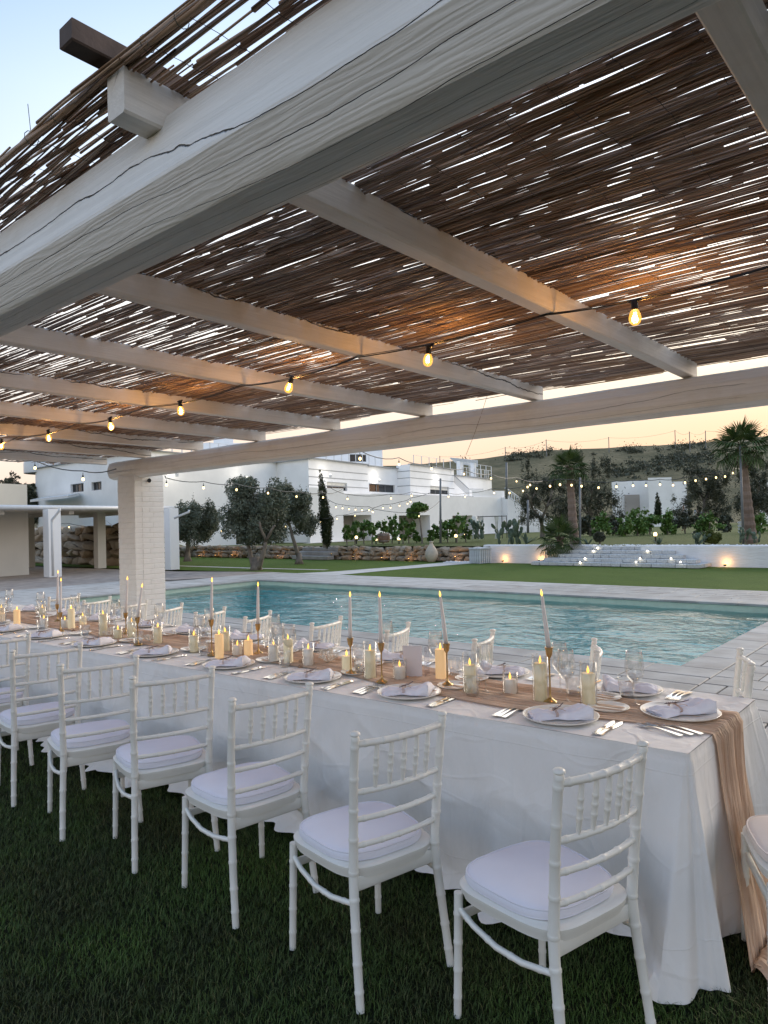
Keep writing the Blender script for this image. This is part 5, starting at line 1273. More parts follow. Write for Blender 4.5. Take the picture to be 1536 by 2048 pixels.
rubble('high retaining wall of big orange brown boulders behind the pavilion', -41.5, -30.9, 16.9, -.05, 5, .38, .95, 2, .8)
o = prism('raised_bank', [(-75, 17.3), (-31.3, 17.3), (-31.6, 18.6), (-37.2, 24.3), (-75, 24.3)], -.05, 1.40, M['terr']); o['kind'] = 'structure'
# steps through the rubble wall
st = empty('garden_steps', (-24.3, 23.4, 0)); tag(st, 'short flight of stone steps through the rubble wall behind the slim olive', 'steps')
for k in range(3): MB().box((0, 0, 0), (2.4, .42, .18), bev=.02).build('step', M['slab'], st, loc=(0, k*.34-.25, .09+k*.18))
# white rendered wall, either side of the steps
ww = empty('white_wall', (-10, 23.6, 0)); tag(ww, 'low white rendered garden wall lit by warm uplights beside the steps', 'wall')
def wbox(x0, x1, y0, y1, z0_, z1): return MB().box(((x0+x1)/2+10, (y0+y1)/2-23.6, (z0_+z1)/2), (x1-x0, y1-y0, z1-z0_), bev=.03)
wbox(-15.25, -10.7, 23.78, 24.1, -.1, .66).build('wall', M['lime'], ww); wbox(-8.9, 6, 23.45, 23.75, -.1, .66).build('wall', M['lime'], ww); wbox(-10.8, -8.8, 23.7, 24.0, -.1, .60).build('wall', M['lime'], ww)
o = link('white_gravel', grav := None) if False else None
gp = []
rs = random.Random(77)
pb_ = MB()
for k in range(900):
    x = rs.uniform(-15.2, 6); y = rs.uniform(24.0, 24.9) if x < -8.9 else rs.uniform(23.75, 24.9); r = rs.uniform(.025, .06); pb_.add([(x, y, .615-r*.3+r*.9), (x+r, y, .615), (x, y+r, .615), (x-r, y, .615), (x, y-r, .615)], [(0, 1, 2), (0, 2, 3), (0, 3, 4), (0, 4, 1)])
for k in range(260):
    x = rs.uniform(-16.6, -15.2); y = rs.uniform(22.9, 23.5); r = rs.uniform(.02, .05); pb_.add([(x, y, r), (x+r, y, 0), (x, y+r, 0), (x-r, y, 0), (x, y-r, 0)], [(0, 1, 2), (0, 2, 3), (0, 3, 4), (0, 4, 1)])
o = pb_.build('white_pebbles', M['pebble']); tag(o, 'white pebbles covering the planting bed and the wall foot', 'pebbles', None, 'stuff')
# white stone steps: courses of rough blocks, each a stone of its own
sp_ = empty('white_stone_steps', (-9.7, 23, 0)); tag(sp_, 'wide flight of rough whitewashed stone steps with small lights', 'steps'); SO = Vector((-9.7, 23, 0))
bl = []
for k in range(5):
    b = MB().box((0, 0, 0), (1, 1, 1), bev=.09); b.v = [tuple(Vector(v)+Vector((nz(v[0]*3, v[1]*3, k), nz(v[1]*3, v[2]*3, k+9), nz(v[2]*3, v[0]*3, k+4)))*.10) for v in b.v]; bl.append(b.mesh('stone_block', M['whitestone']))
nst = 5
for r in range(nst):
    z = .06+r*.125; yf = 22.45+r*.28; xa = -12.45+r*.36; xb = -6.75-r*.42; x = xa
    while x < xb:
        w = rs.uniform(.22, .42); link('stone_block', rs.choice(bl), sp_, loc=(x+w/2-SO.x, yf+.16-SO.y, z), scale=(w*.97, .36, .125), rot=(0, 0, rs.uniform(-.03, .03))); x += w
    if r < nst-1:
        for xe, s1 in ((xa, 1), (xb, -1)):
            for q in range(3): link('stone_block', rs.choice(bl), sp_, loc=(xe+s1*.1-SO.x, yf+.45+q*.36-SO.y, z), scale=(.32, .34, .125))
    MB().box((0, 0, 0), (xb-xa, 1.5-r*.24, .11)).build('step_fill', M['whitestone'], sp_, loc=((xa+xb)/2-SO.x, yf+.3+(1.5-r*.24)/2-SO.y, z-.01))
for k, (x, y) in enumerate(((1160, 1125), (1170, 1117), (1187, 1102), (1195, 1096), (1272, 1124), (1280, 1117), (1295, 1102), (1305, 1096), (1342, 1117), (1361, 1124))):
    rr_ = [0, 1, 3, 4, 0, 1, 3, 4, 1, 0][k]; yy = 22.45+rr_*.28-.05; d = ray(x, y); tt = yy/d.y; p = Vector((0, 0, H))+d*tt
    o = MB().lathe([(0, -.022), (.02, -.018), (.026, 0), (.02, .018), (0, .022)], 10).build('step_light', M['lenswhite'], None, smooth=True, loc=p); tag(o, 'small round white light set in the white stone steps, %s counted from left' % ORD[k], 'light', 'step lights')
def uplight(px, py, Y, e, i, label, col=(1, .50, .16), off=.16):
    d = ray(px, py); t_ = Y/d.y; p = Vector((0, 0, H))+d*t_; p.z = max(.02, p.z-.04)
    o = empty('uplight', p+Vector((0, -off, -.0))); tag(o, label, 'light', 'warm uplights at the walls')
    MB().lathe([(0, 0), (.035, 0), (.04, .03), (.04, .06), (.0, .06)], 10).build('housing', M['black'], o, smooth=False); MB().lathe([(.03, .061), (.0, .064)], 10).build('lens', M['lens'], o)
    l = bpy.data.lights.new('uplight_lamp', 'POINT'); l.energy = e; l.color = col; l.shadow_soft_size = .03; link('uplight_lamp', l, None, loc=p+Vector((0, -off*.8, .10)))
k = 0
for (x, y) in ((402, 1112), (435, 1111), (468, 1110), (560, 1112), (610, 1115), (668, 1108), (711, 1114), (768, 1116), (822, 1118), (878, 1116), (915, 1114)):
    uplight(x, y, YW-.30, 1.1, k, 'small amber light at the rubble wall foot, %s from the brick pillar' % ORD[k]); k += 1
for i, (x, y) in enumerate(((1010, 1121), (1082, 1120))): uplight(x, y, 23.75, 1.8, i, 'warm uplight washing the white wall, %s right of the slatted crate' % ORD[i])
uplight(1453, 1129, 23.42, 2.0, 0, 'warm uplight washing the white wall right of the steps')
# bollards with a lit head
for i, (x, yb, D, h) in enumerate(((713, 1086, 33, 14), (912, 1083, 33, 14), (1311, 1083, 27, 18), (752, 1086, 34, 8), (798, 1086, 34, 10), (931, 1074, 36, 6))):
    bp = P(x, yb, D); s = D/FPX; t = empty('bollard_light', bp); tag(t, 'short lit garden lamp on the upper lawn, %s of six from the left' % ORD[[0, 3, 5, 1, 2, 4][i]], 'light', 'garden lamps on the upper lawn')
    MB().tube([(0, 0, -.05), (0, 0, h*s*.65)], .03, 8).build('post', M['black'], t); MB().lathe([(.0, 0), (.06, .0), (.07, h*s*.2), (.05, h*s*.38), (0, h*s*.40)], 10).build('lamp_head', M['farbulb'], t, loc=(0, 0, h*s*.62))
# poles
for i, (x, ya, yb, D, lab) in enumerate(((881, 957, 1087, 33.2, 'thin dark metal pole before the house beside the vines'), (1160, 955, 1092, 25.6, 'dark metal light pole beside the first tall palm'), (1480, 890, 1088, 23, 'dark metal light pole leaning beside the right palm'), (1013, 925, 998, 60, 'short grey pole above the outdoor stair'), (1056, 1000, 1066, 45, 'thin dark post by the outdoor stair'))):
    a = P(x if i != 2 else 1487, yb, D); b = P(x, ya, D); o = MB().tube([(0, 0, 0), tuple(b-a)], [.045*D/25, .035*D/25], 10).build('light_pole', M['polemetal'], None, smooth=True, loc=a); tag(o, lab, 'pole', 'poles in the garden')
# amphora, crate, barrel, signs
am = MB().lathe([(.0, 0), (.13, 0), (.20, .05), (.30, .22), (.325, .36), (.29, .52), (.20, .66), (.12, .76), (.085, .84), (.09, .90), (.12, .93), (.115, .945), (.07, .93), (.07, .85)], 28)
o = am.build('amphora', M['terracotta'], None, smooth=True, loc=G(859, 1124)+Vector((0, .15, -.02)), scale=(.82, .82, .90)); tag(o, 'pale clay amphora with a narrow neck standing at the rubble wall', 'amphora')
cb = G(952, 1127)+Vector((0, .3, 0)); ct_ = empty('slatted_crate', cb, math.radians(-14)); tag(ct_, 'whitewashed slatted wooden crate table between rubble wall and white wall', 'crate')
MB().box((0, 0, .56), (.62, .6, .05), bev=.008).build('top_board', M['crate'], ct_)
MB().box((0, 0, .27), (.50, .48, .52)).build('inner_frame', M['polemetal'], ct_)
for q in range(6):
    for sgn in (-1, 1):
        MB().box((0, 0, 0), (.075, .02, .53), bev=.004).build('slat', M['crate'], ct_, loc=(-.25+q*.10, sgn*.27, .265)); MB().box((0, 0, 0), (.02, .075, .53), bev=.004).build('slat', M['crate'], ct_, loc=(sgn*.28, -.25+q*.10, .265))
bp = P(768, 1085, 34); t = empty('barrel', bp); tag(t, 'old wooden barrel with pale hoops between the vines', 'barrel')
MB().lathe([(0, 0), (.24, 0), (.29, .12), (.30, .22), (.29, .32), (.24, .44), (0, .44)], 20).build('staves', M['barrel'], t, smooth=True)
for z in (.08, .36): MB().lathe([(.275, z-.02), (.293, z-.018), (.293, z+.018), (.275, z+.02)], 20).build('hoop', M['hoop'], t)
bp = P(1487, 1068, 24.5); t = empty('arrow_sign', bp, math.radians(-30)); tag(t, 'stack of small white painted arrow boards on the pole by the right palm', 'sign'); s = 24.5/FPX
MB().tube([(0, .03, -.3), (0, .03, .50)], .02, 8).build('post', M['polemetal'], t)
for q in range(4):
    for sx in (-1, 1):
        MB().add([(sx*.02, 0, 0), (sx*.20, 0, 0), (sx*.25, 0, .04), (sx*.20, 0, .08), (sx*.02, 0, .08)]+[(sx*.02, .015, 0), (sx*.20, .015, 0), (sx*.25, .015, .04), (sx*.20, .015, .08), (sx*.02, .015, .08)], [(0, 1, 2, 3, 4), (9, 8, 7, 6, 5)]+[(i, (i+1) % 5, 5+(i+1) % 5, 5+i) for i in range(5)]).build('arrow_board', M['crate'], t, loc=(0, 0, .02+q*.105+(.02 if sx < 0 else 0)))
# gauze draped frame and white tripod figures near the house
t0 = P(957, 1078, 36); s = 36/FPX
t = empty('draped_frame', t0); tag(t, 'slim black metal frame hung with pale gauze before the house wall', 'frame')
w_ = 48*s; hh = 46*s
for q in range(2):
    for r in range(2): MB().tube([(_R.x*w_*r+(.5*_F.x+.25*_R.x)*q*1.4, _R.y*w_*r+(.5*_F.y+.25*_R.y)*q*1.4, 0), (_R.x*w_*r+(.5*_F.x+.25*_R.x)*q*1.4, _R.y*w_*r+(.5*_F.y+.25*_R.y)*q*1.4, hh)], .02, 6).build('upright', M['black'], t)
    MB().tube([((.5*_F.x+.25*_R.x)*q*1.4, (.5*_F.y+.25*_R.y)*q*1.4, hh*.97), (_R.x*w_+(.5*_F.x+.25*_R.x)*q*1.4, _R.y*w_+(.5*_F.y+.25*_R.y)*q*1.4, hh*.97)], .02, 6).build('crossbar', M['black'], t)
for r in (.12, .78):
    b = MB(); V = []
    for i in range(9):
        for k in range(9):
            wv = (k/8-.5)*(.24-.10*math.sin(i/8*math.pi)); V.append((_R.x*(w_*r+wv), _R.y*(w_*r+wv)+.03*math.sin(k*2.3), hh*.95*(1-i/8)))
    b.add(V, [(i*9+k, i*9+k+1, i*9+10+k, i*9+9+k) for i in range(8) for k in range(8)]); b.build('gauze', M['paper'], t, smooth=True)
bp = P(950, 1078, 35); t = empty('lampshade_stand', bp); tag(t, 'cream shade on three white legs beside the draped frame', 'lamp')
for q in range(3): a = q*2.1+.5; MB().tube([(.22*math.cos(a), .22*math.sin(a), 0), (.03*math.cos(a), .03*math.sin(a), .75)], .016, 6).build('leg', M['crate'], t)
MB().lathe([(.10, 1.12), (.17, .95), (.19, .72), (.12, .52)], 14).build('shade', M['paper'], t, smooth=True)
# pole line on the hill
def upole(px, yt, yb, D, lab):
    a = P(px, yb, D); b = P(px, yt, D); o = MB().tube([(0, 0, -2), (0, 0, (b-a).z)], .16, 6).build('utility_pole', M['polemetal'], None, loc=a); tag(o, lab, 'utility pole', 'utility poles on the hill'); return b
hp = [upole(880, 912, 928, 300, 'utility pole above the house roof at the left foot of the hill'), upole(1011, 894, 915, 290, 'utility pole on the ridge before the dark trees'), upole(1093, 879, 903, 280, 'utility pole on the ridge left of the first palm'), upole(1218, 874, 897, 290, 'utility pole on the ridge right of the first palm'), upole(1351, 860, 896, 290, 'tall utility pole rising from the ridge bushes'), upole(1380, 863, 902, 280, 'shorter utility pole right of the tallest ridge pole'), upole(1412, 861, 900, 285, 'utility pole on the ridge left of the right palm')]
b = MB()
order = hp+[P(1620, 846, 290)]
for a, c in zip(order, order[1:]): b.tube(catenary(a-Vector((0, 0, .3)), c-Vector((0, 0, .3)), 1.2, 8), .035, 4, False)
o = b.build('power_line', M['black']); tag(o, 'thin power line strung between the poles along the hill', 'power line')

# ------------------------------------------------------------------ THE WHITE HOUSE
def XY(px, D): p = P(px, 1024, D); return (p.x, p.y)
house = empty('white_house', (*XY(640, 66), 0)); tag(house, 'large white stepped modern house with dark strip windows and roof terraces', 'house'); HO = house.location.copy()
def hm(name, V, Fc, mat, parent=None): return link(name, mesh(name, [tuple(Vector(v)-HO) for v in V], Fc, mat), parent or house)
def wallseg(a, b, z0_, z1, holes=(), th=.35, mat=None, name='wall', parent=None, depth=.30):
    """vertical wall from a to b (picture column, distance), outside towards the camera; holes (t0,t1,za,zb) are real openings"""
    A = Vector((*XY(*a), 0)); B = Vector((*XY(*b), 0)); L_ = (B-A).length; u = (B-A)/L_; nrm = Vector((u.y, -u.x, 0))
    if nrm.dot(Vector((0, 0, 0))-A) < 0: nrm = -nrm
    xs_ = sorted({0, 1, *[h[0] for h in holes], *[h[1] for h in holes]}); zs_ = sorted({z0_, z1, *[h[2] for h in holes], *[h[3] for h in holes]})
    V = []; Fc = []
    for i in range(len(xs_)-1):
        for j in range(len(zs_)-1):
            cx, cz = (xs_[i]+xs_[i+1])/2, (zs_[j]+zs_[j+1])/2
            if any(h[0] < cx < h[1] and h[2] < cz < h[3] for h in holes): continue
            k = len(V)
            for (t, z) in ((xs_[i], zs_[j]), (xs_[i+1], zs_[j]), (xs_[i+1], zs_[j+1]), (xs_[i], zs_[j+1])): p = A+u*L_*t; V.append((p.x, p.y, z))
            Fc.append((k, k+1, k+2, k+3))
    for (t0_, t1_, za, zb) in holes:          # reveals
        p0 = A+u*L_*t0_; p1 = A+u*L_*t1_; q0 = p0-nrm*depth; q1 = p1-nrm*depth; k = len(V)
        V += [(p0.x, p0.y, za), (p1.x, p1.y, za), (p1.x, p1.y, zb), (p0.x, p0.y, zb), (q0.x, q0.y, za), (q1.x, q1.y, za), (q1.x, q1.y, zb), (q0.x, q0.y, zb)]
        Fc += [(k, k+1, k+5, k+4), (k+1, k+2, k+6, k+5), (k+2, k+3, k+7, k+6), (k+3, k, k+4, k+7)]
    hm(name, V, Fc, mat or M['plaster'], parent)
    return A, u, L_, nrm
def coping_line(a, b, z, over=.05):
    A = Vector((*XY(*a), z)); B = Vector((*XY(*b), z)); d = B-A; o = MB().box((0, 0, 0), (d.length, .42, .07)).build('parapet_cap', M['trim'], house, loc=(A+B)/2-HO, rot=(0, 0, math.atan2(d.y, d.x)))
def groove(A, u, L_, nrm, z):
    c = A+u*L_/2+nrm*.0; MB().box((0, 0, 0), (L_-.02, .03, .07)).build('wall_groove', M['trim'], house, loc=Vector((c.x, c.y, z))+nrm*.004-HO, rot=(0, 0, math.atan2(u.y, u.x)))
def zpx(px, D, y): return P(px, y, D).z
def window(A, u, L_, nrm, t0_, t1_, za, zb, n=3, shade=0):
    ang = math.atan2(u.y, u.x); c = A+u*L_*(t0_+t1_)/2-nrm*.22; w = L_*(t1_-t0_); f = empty('window'); f.parent = house; f.location = Vector((c.x, c.y, (za+zb)/2))-HO; f.rotation_euler = (0, 0, ang); h = zb-za
    fr = MB(); 
    for k in range(n+1): fr.box((-w/2+w*k/n, 0, 0), (.08, .07, h))
    fr.box((0, 0, h/2-.03), (w, .07, .06)).box((0, 0, -h/2+.03), (w, .07, .06)); fr.build('frame', M['polemetal'], f)
    MB().box((0, .03, 0), (w, .02, h)).build('pane', M['dark'], f)
    if shade: MB().box((0, -.05, h/2-h*shade/2), (w*.97, .05, h*shade)).build('roller_shade', M['paper'], f)
zg = -.1
# block A, bluish end wall facing the pavilion, and the long front behind the olives
zA = 7.2
A_, u_, L0, nr = wallseg((72, 62.3), (300, 50.2), zg, zA, [(.355, .475, zpx(160, 57.2, 984), zpx(160, 57.2, 967)), (.545, .63, zpx(213, 54, 978), zpx(213, 54, 961))])
for (a, b, y0_, y1_, px, D) in ((.355, .475, 984, 967, 160, 57.2), (.545, .63, 978, 961, 213, 54)): window(A_, u_, L0, nr, a, b, zpx(px, D, y0_), zpx(px, D, y1_), 3)
coping_line((72, 62.3), (300, 50.2), zA+.03)
a, b = XY(84, 60.9), XY(160, 56.5); za_, zb_ = zpx(84, 60.9, 1003), zpx(160, 56.5, 995)
hm('awning', [(a[0], a[1], za_+.35), (b[0], b[1], zb_+.35), (b[0]+1.0, b[1]-1.4, zb_+.1), (a[0]+1.0, a[1]-1.4, za_+.1), (a[0], a[1], za_+.15), (b[0], b[1], zb_+.15), (b[0]+1.0, b[1]-1.4, zb_-.1), (a[0]+1.0, a[1]-1.4, za_-.1)], [(0, 1, 2, 3), (7, 6, 5, 4), (3, 2, 6, 7), (1, 5, 6, 2), (0, 3, 7, 4)], M['gutter'])
wallseg((300, 50.2), (555, 62.6), zg, zA, [(.62, .70, 0.2, 2.3), (.86, .93, .2, 2.3)])
coping_line((300, 50.2), (555, 62.6), zA+.03)
wallseg((555, 62.6), (619, 60), zg, zA); coping_line((555, 62.6), (619, 60), zA+.03)
h1 = (.28, .62, zpx(668, 62.5, 980), zpx(668, 62.5, 963))
A_, u_, L0, nr = wallseg((619, 60), (737, 68.3), zg, zA+.1, [h1]); window(A_, u_, L0, nr, *h1, 3, .40); coping_line((619, 60), (737, 68.3), zA+.13)
for z in (6.4, 5.75, 5.05): groove(A_, u_, L0, nr, z)
h2 = (.04, .90, zpx(760, 70, 984), zpx(760, 70, 968))
A_, u_, L0, nr = wallseg((737, 68.3), (797, 73.3), zg, zA, [h2]); window(A_, u_, L0, nr, *h2, 3); coping_line((737, 68.3), (797, 73.3), zA+.03)
zC = 7.58
A_, u_, L0, nr = wallseg((795, 73.3), (822, 72.2), zg, zC)
for z in (6.9, 6.2, 5.4): groove(A_, u_, L0, nr, z)
h3 = (.42, .86, zpx(880, 77.5, 988), zpx(880, 77.5, 972))
A_, u_, L0, nr = wallseg((822, 72.2), (910, 81.6), zg, zC, [h3]); window(A_, u_, L0, nr, *h3, 3, .45); coping_line((822, 72.2), (910, 81.6), zC+.03)
for z in (6.9, 6.2, 5.4): groove(A_, u_, L0, nr, z)
wallseg((910, 81.6), (985, 91.8), zg, 6.95); coping_line((910, 81.6), (985, 91.8), 6.98); wallseg((985, 91.8), (960, 105), zg, 6.95)
# roofs of the three blocks
def roof(pts, z): hm('roof', [(*XY(*p), z) for p in pts], [tuple(range(len(pts)))], M['plaster'])
roof([(72, 62.3), (300, 50.2), (555, 62.6), (619, 60), (737, 68.3), (797, 73.3), (850, 88), (300, 95)], zA-.35); roof([(795, 73.3), (822, 72.2), (910, 81.6), (985, 91.8), (960, 105), (860, 100)], 6.6)
# ground floor storey standing forward, with porch openings and a stepped parapet
z1 = 4.25
def tt(px, a, b):                                       # fraction along a->b where picture column px falls
    A = Vector((*XY(*a), 0)); B = Vector((*XY(*b), 0)); lo, hi = 0, 1
    for _ in range(30):
        m_ = (lo+hi)/2; q = proj(A.lerp(B, m_))[0]
        if q < px: lo = m_
        else: hi = m_
    return lo
ga, gb = (619, 57.5), (1010, 82)
hl = []
for (xa, xb, yt) in ((688, 744, 1030), (799, 861, 1030.5), (906, 946, 1031)):
    t0_, t1_ = tt(xa, ga, gb), tt(xb, ga, gb); hl.append((t0_, t1_, zg+.1, zpx((xa+xb)/2, 57.5+(24.5)*(t0_+t1_)/2, yt)))
A_, u_, L0, nr = wallseg(ga, gb, zg, z1, hl, depth=2.2)
for k, h in enumerate(hl):                              # porch interiors
    c = A_+u_*L0*(h[0]+h[1])/2-nr*2.2; w = L0*(h[1]-h[0]); MB().box((0, 0, 0), (w+.4, .1, h[3]-h[2]+.3)).build('porch_back', M['porch'], house, loc=Vector((c.x, c.y, (h[2]+h[3])/2))-HO, rot=(0, 0, math.atan2(u_.y, u_.x)))
    q = A_+u_*L0*(h[0]+(h[1]-h[0])*.16)-nr*2.1; MB().box((0, 0, 0), (w*.2, .06, 2.1)).build('door', M['barrel'], house, loc=Vector((q.x, q.y, 1.0))-HO, rot=(0, 0, math.atan2(u_.y, u_.x)))
wallseg((619, 57.5), (612, 60.4), zg, z1)
hm('terrace_floor', [(*XY(619, 57.5), z1-.3), (*XY(1010, 82), z1-.3), (*XY(985, 91.8), z1-.3), (*XY(619, 60), z1-.3)], [(0, 1, 2, 3)], M['plaster'])
wallseg((619, 57.45), (688, 60.7), z1-.1, z1+.45); wallseg((945, 77.4), (1010, 81.9), z1-.1, z1+.75)
coping_line((745, 64.2), (945, 77.4), z1+.02)
wallseg((1010, 82), (985, 91.8), zg, z1)
# small parapet block, tower storey with window and railings
tz = 10.3
h5 = (.70, .985-.08, zpx(717, 76, 923), zpx(717, 76, 908))
A_, u_, L0, nr = wallseg((400, 72), (768, 78), zA-.3, tz, [(.81, .905, zpx(717, 77, 923), zpx(717, 77, 908))]); window(A_, u_, L0, nr, .81, .905, zpx(717, 77, 923), zpx(717, 77, 908), 2, .0)
hm('tower_roof', [(*XY(400, 72), tz), (*XY(768, 78), tz), (*XY(760, 96), tz), (*XY(430, 96), tz)], [(0, 1, 2, 3)], M['plaster']); wallseg((768, 78), (760, 96), zA-.3, tz)
for (xa, xb, D, zt) in ((257, 293, 56, 8.6), (430, 470, 74, 11.4)): 
    wallseg((xa, D), (xb, D), 6.8, zt); wallseg((xb, D), (xb-3, D+5), 6.8, zt); wallseg((xa, D), (xa+3, D+5), 6.8, zt); hm('roof', [(*XY(xa, D), zt), (*XY(xb, D), zt), (*XY(xb-3, D+5), zt), (*XY(xa+3, D+5), zt)], [(0, 1, 2, 3)], M['plaster'])
def railing(a, b, z, n, h=1.0, rails=2):
    A = Vector((*XY(*a), z)); B = Vector((*XY(*b), z)); m_ = MB()
    for k in range(n+1): p = A.lerp(B, k/n)-HO; MB().box((0, 0, 0), (.06, .06, h)).build('railing_post', M['gutter'], house, loc=p+Vector((0, 0, h/2)))
    for r in range(rails): m_ = MB().tube([tuple(A-HO+Vector((0, 0, h*(r+1)/rails))), tuple(B-HO+Vector((0, 0, h*(r+1)/rails)))], .018, 5); m_.build('railing_bar', M['gutter'], house)
railing((80, 61.6), (255, 52.5), zA, 12, 1.15); railing((305, 50.9), (550, 62.6), zA, 14, 1.15); railing((655, 61.8), (765, 72), zA+.1, 8, 1.0, 1); railing((830, 73.2), (985, 91.5), 7.0, 12, 1.6, 1); railing((920, 83), (985, 91.8), 6.95, 9, 1.1)
dm = MB().lathe([(2.0, 0), (2.0, .9), (1.7, 1.6), (1.0, 2.0), (0, 2.1)], 20).build('water_tank', M['gutter'], house, smooth=True, loc=Vector((*XY(98, 64), zA-.3))-HO)
MB().tube([(0, 0, 0), (0, 0, 3.6)], .12, 8).build('flue', M['barrel'], house, loc=Vector((*XY(107, 61), zA-.3))-HO)
# pergola posts and slats on the roof terrace
for px, D in ((922, 88), (949, 90)): MB().box((0, 0, 1.3), (.55, .55, 2.6)).build('roof_post', M['plaster'], house, loc=Vector((*XY(px, D), 6.5))-HO)
for q in range(7): a = Vector((*XY(903+q*2, 84+q*1.2), 9.15)); b = Vector((*XY(958, 87+q*1.5), 9.0)); MB().tube([tuple(a-HO), tuple(b-HO)], .07, 5).build('roof_slat', M['crate'], house)
# outdoor stair up the right end, with white balusters
sa, sb = Vector((*XY(1010, 81), 4.3)), Vector((*XY(1108, 84), .2))
for k in range(20):
    p = sa.lerp(sb, (k+.5)/20); MB().box((0, 0, 0), ((sb-sa).length/20*1.02, 1.2, p.z+.1)).build('stair_step', M['plaster'], house, loc=Vector((p.x, p.y, p.z/2))-HO, rot=(0, 0, math.atan2((sb-sa).y, (sb-sa).x)))
    q = p+(_F*-.6); MB().lathe([(.07, 0), (.10, .2), (.05, .45), (.08, .7), (.07, .95)], 8).build('baluster', M['gutter'], house, smooth=True, loc=Vector((q.x, q.y, p.z))-HO)
for z in (.15, 1.0): MB().tube([tuple(sa-_F*.6+Vector((0, 0, z))-HO), tuple(sb-_F*.6+Vector((0, 0, z))-HO)], .09, 6).build('handrail', M['gutter'], house)
for k in range(16):                                     # thin rail of the upper stair
    t = k/15; a = Vector((*XY(911+t*28, 81.4), 6.3-t*1.6)); MB().tube([(0, 0, 0), (0, 0, .9)], .025, 5).build('stair_baluster', M['trim'], house, loc=a-HO-Vector((0, 0, .3)))
MB().tube([tuple(Vector((*XY(911, 81.3), 6.9))-HO), tuple(Vector((*XY(939, 81.3), 5.3))-HO), tuple(Vector((*XY(968, 82.5), 5.3))-HO)], .04, 5).build('stair_rail', M['trim'], house)
# wall lamps washing the facade
for i, (x, y, D) in enumerate(((661, 952, 61.8), (759, 962, 69.6), (881, 966, 77.6), (724, 1034, 66), (838, 1033, 71), (354, 950, 52), (494, 957, 58))):
    p = P(x, y, D-.5); o = MB().box((0, 0, 0), (.16, .16, .24)).build('wall_lamp', M['gutter'], house, loc=p-HO); MB().box((0, 0, .14), (.12, .12, .03)).build('lens', M['walllamp'], o)
    l = bpy.data.lights.new('wall_lamp_light', 'POINT'); l.energy = 9; l.color = (1, .93, .82); l.shadow_soft_size = .05; link('wall_lamp_light', l, None, loc=p+Vector((0, 0, .35)))
    l.energy = 14
sheet('house_patio', [XY(600, 55.5), XY(1010, 79.5), XY(1010, 82), XY(619, 58)], .19, M['pathm'])
# low white building at left behind the pavilion
lb = empty('low_building', (*XY(20, 46), 0)); tag(lb, 'low white flat roofed building behind the pavilion at the left edge', 'building'); HO_ = HO; HO = lb.location.copy()
wallseg((-160, 40), (55, 46), 0, zpx(55, 46, 969), parent=lb, mat=M['plasterwarm']); wallseg((55, 46), (40, 56), 0, zpx(55, 46, 969), parent=lb, mat=M['plasterwarm'])
hm('roof', [(*XY(-160, 40), zpx(55, 46, 971)), (*XY(55, 46), zpx(55, 46, 971)), (*XY(40, 56), zpx(55, 46, 971)), (*XY(-160, 52), zpx(55, 46, 971))], [(0, 1, 2, 3)], M['plaster'], lb); HO = HO_
# far white building between the dark trees
for i, (nm_, L2, segs) in enumerate((('far white flat building with a pale shutter between the dark trees', None, ((1225, 1300, 104, 962), (1298, 1345, 101, 955), (1343, 1375, 104, 963))), ('sliver of a white building at the right edge behind the palm', None, ((1520, 1600, 95, 960),)))):
    fb = empty('far_building', (*XY(segs[0][0], 104), 0)); tag(fb, nm_, 'building'); HO = fb.location.copy()
    for (xa, xb, D, yt) in segs:
        zt = zpx((xa+xb)/2, D, yt); wallseg((xa, D), (xb, D), -.2, zt, parent=fb); wallseg((xb, D), (xb, D+9), -.2, zt, parent=fb); wallseg((xa, D), (xa, D+9), -.2, zt, parent=fb); hm('roof', [(*XY(xa, D), zt-.1), (*XY(xb, D), zt-.1), (*XY(xb, D+9), zt-.1), (*XY(xa, D+9), zt-.1)], [(0, 1, 2, 3)], M['plaster'], fb)
    if i == 0:
        a = Vector((*XY(1250, 103.6), zpx(1250, 103.6, 1010))); b = Vector((*XY(1280, 103.6), 0)); MB().box((0, 0, 0), ((b-a).xy.length, .1, 3.0)).build('shutter', M['porch'], fb, loc=Vector(((a.x+b.x)/2, (a.y+b.y)/2, zpx(1265, 103.6, 1010)))-HO, rot=(0, 0, math.atan2((b-a).y, (b-a).x)))
HO = HO_
# ------------------------------------------------------------------ PAVILION at left
pv = empty('pavilion', (-26, 12, 0)); tag(pv, 'open white pavilion with flat roof, square columns and gutter beyond the pool', 'pavilion'); PVO = Vector((-26, 12, 0))
def col(px, yb, w, mat, nm='column', dx=0, dy=0, d=None, zt=2.42):
    p = G(px, yb); MB().box((0, 0, zt/2), (w, d or w, zt), bev=.01).build(nm, mat, pv, loc=Vector((p.x+dx, p.y+dy, 0))-PVO)
    return p
c1 = col(97, 1155, .44, M['plaster'], dx=-.1, dy=.2); c2 = col(341, 1140, .40, M['plaster'], dx=-.1, dy=.15); c3 = col(194, 1137, .36, M['plasterwarm'], dy=.15); col(61, 1135, .30, M['plasterwarm'])
wA = G(55, 1149); MB().box((0, 0, 1.22), (.3, 7.0, 2.44)).build('wall', M['plasterwarm'], pv, loc=Vector((wA.x-.0, wA.y-3.5, 0))-PVO); MB().box((0, 0, 1.22), (2.2, .3, 2.44)).build('wall', M['plasterwarm'], pv, loc=Vector((wA.x-1.1, wA.y-.15, 0))-PVO)
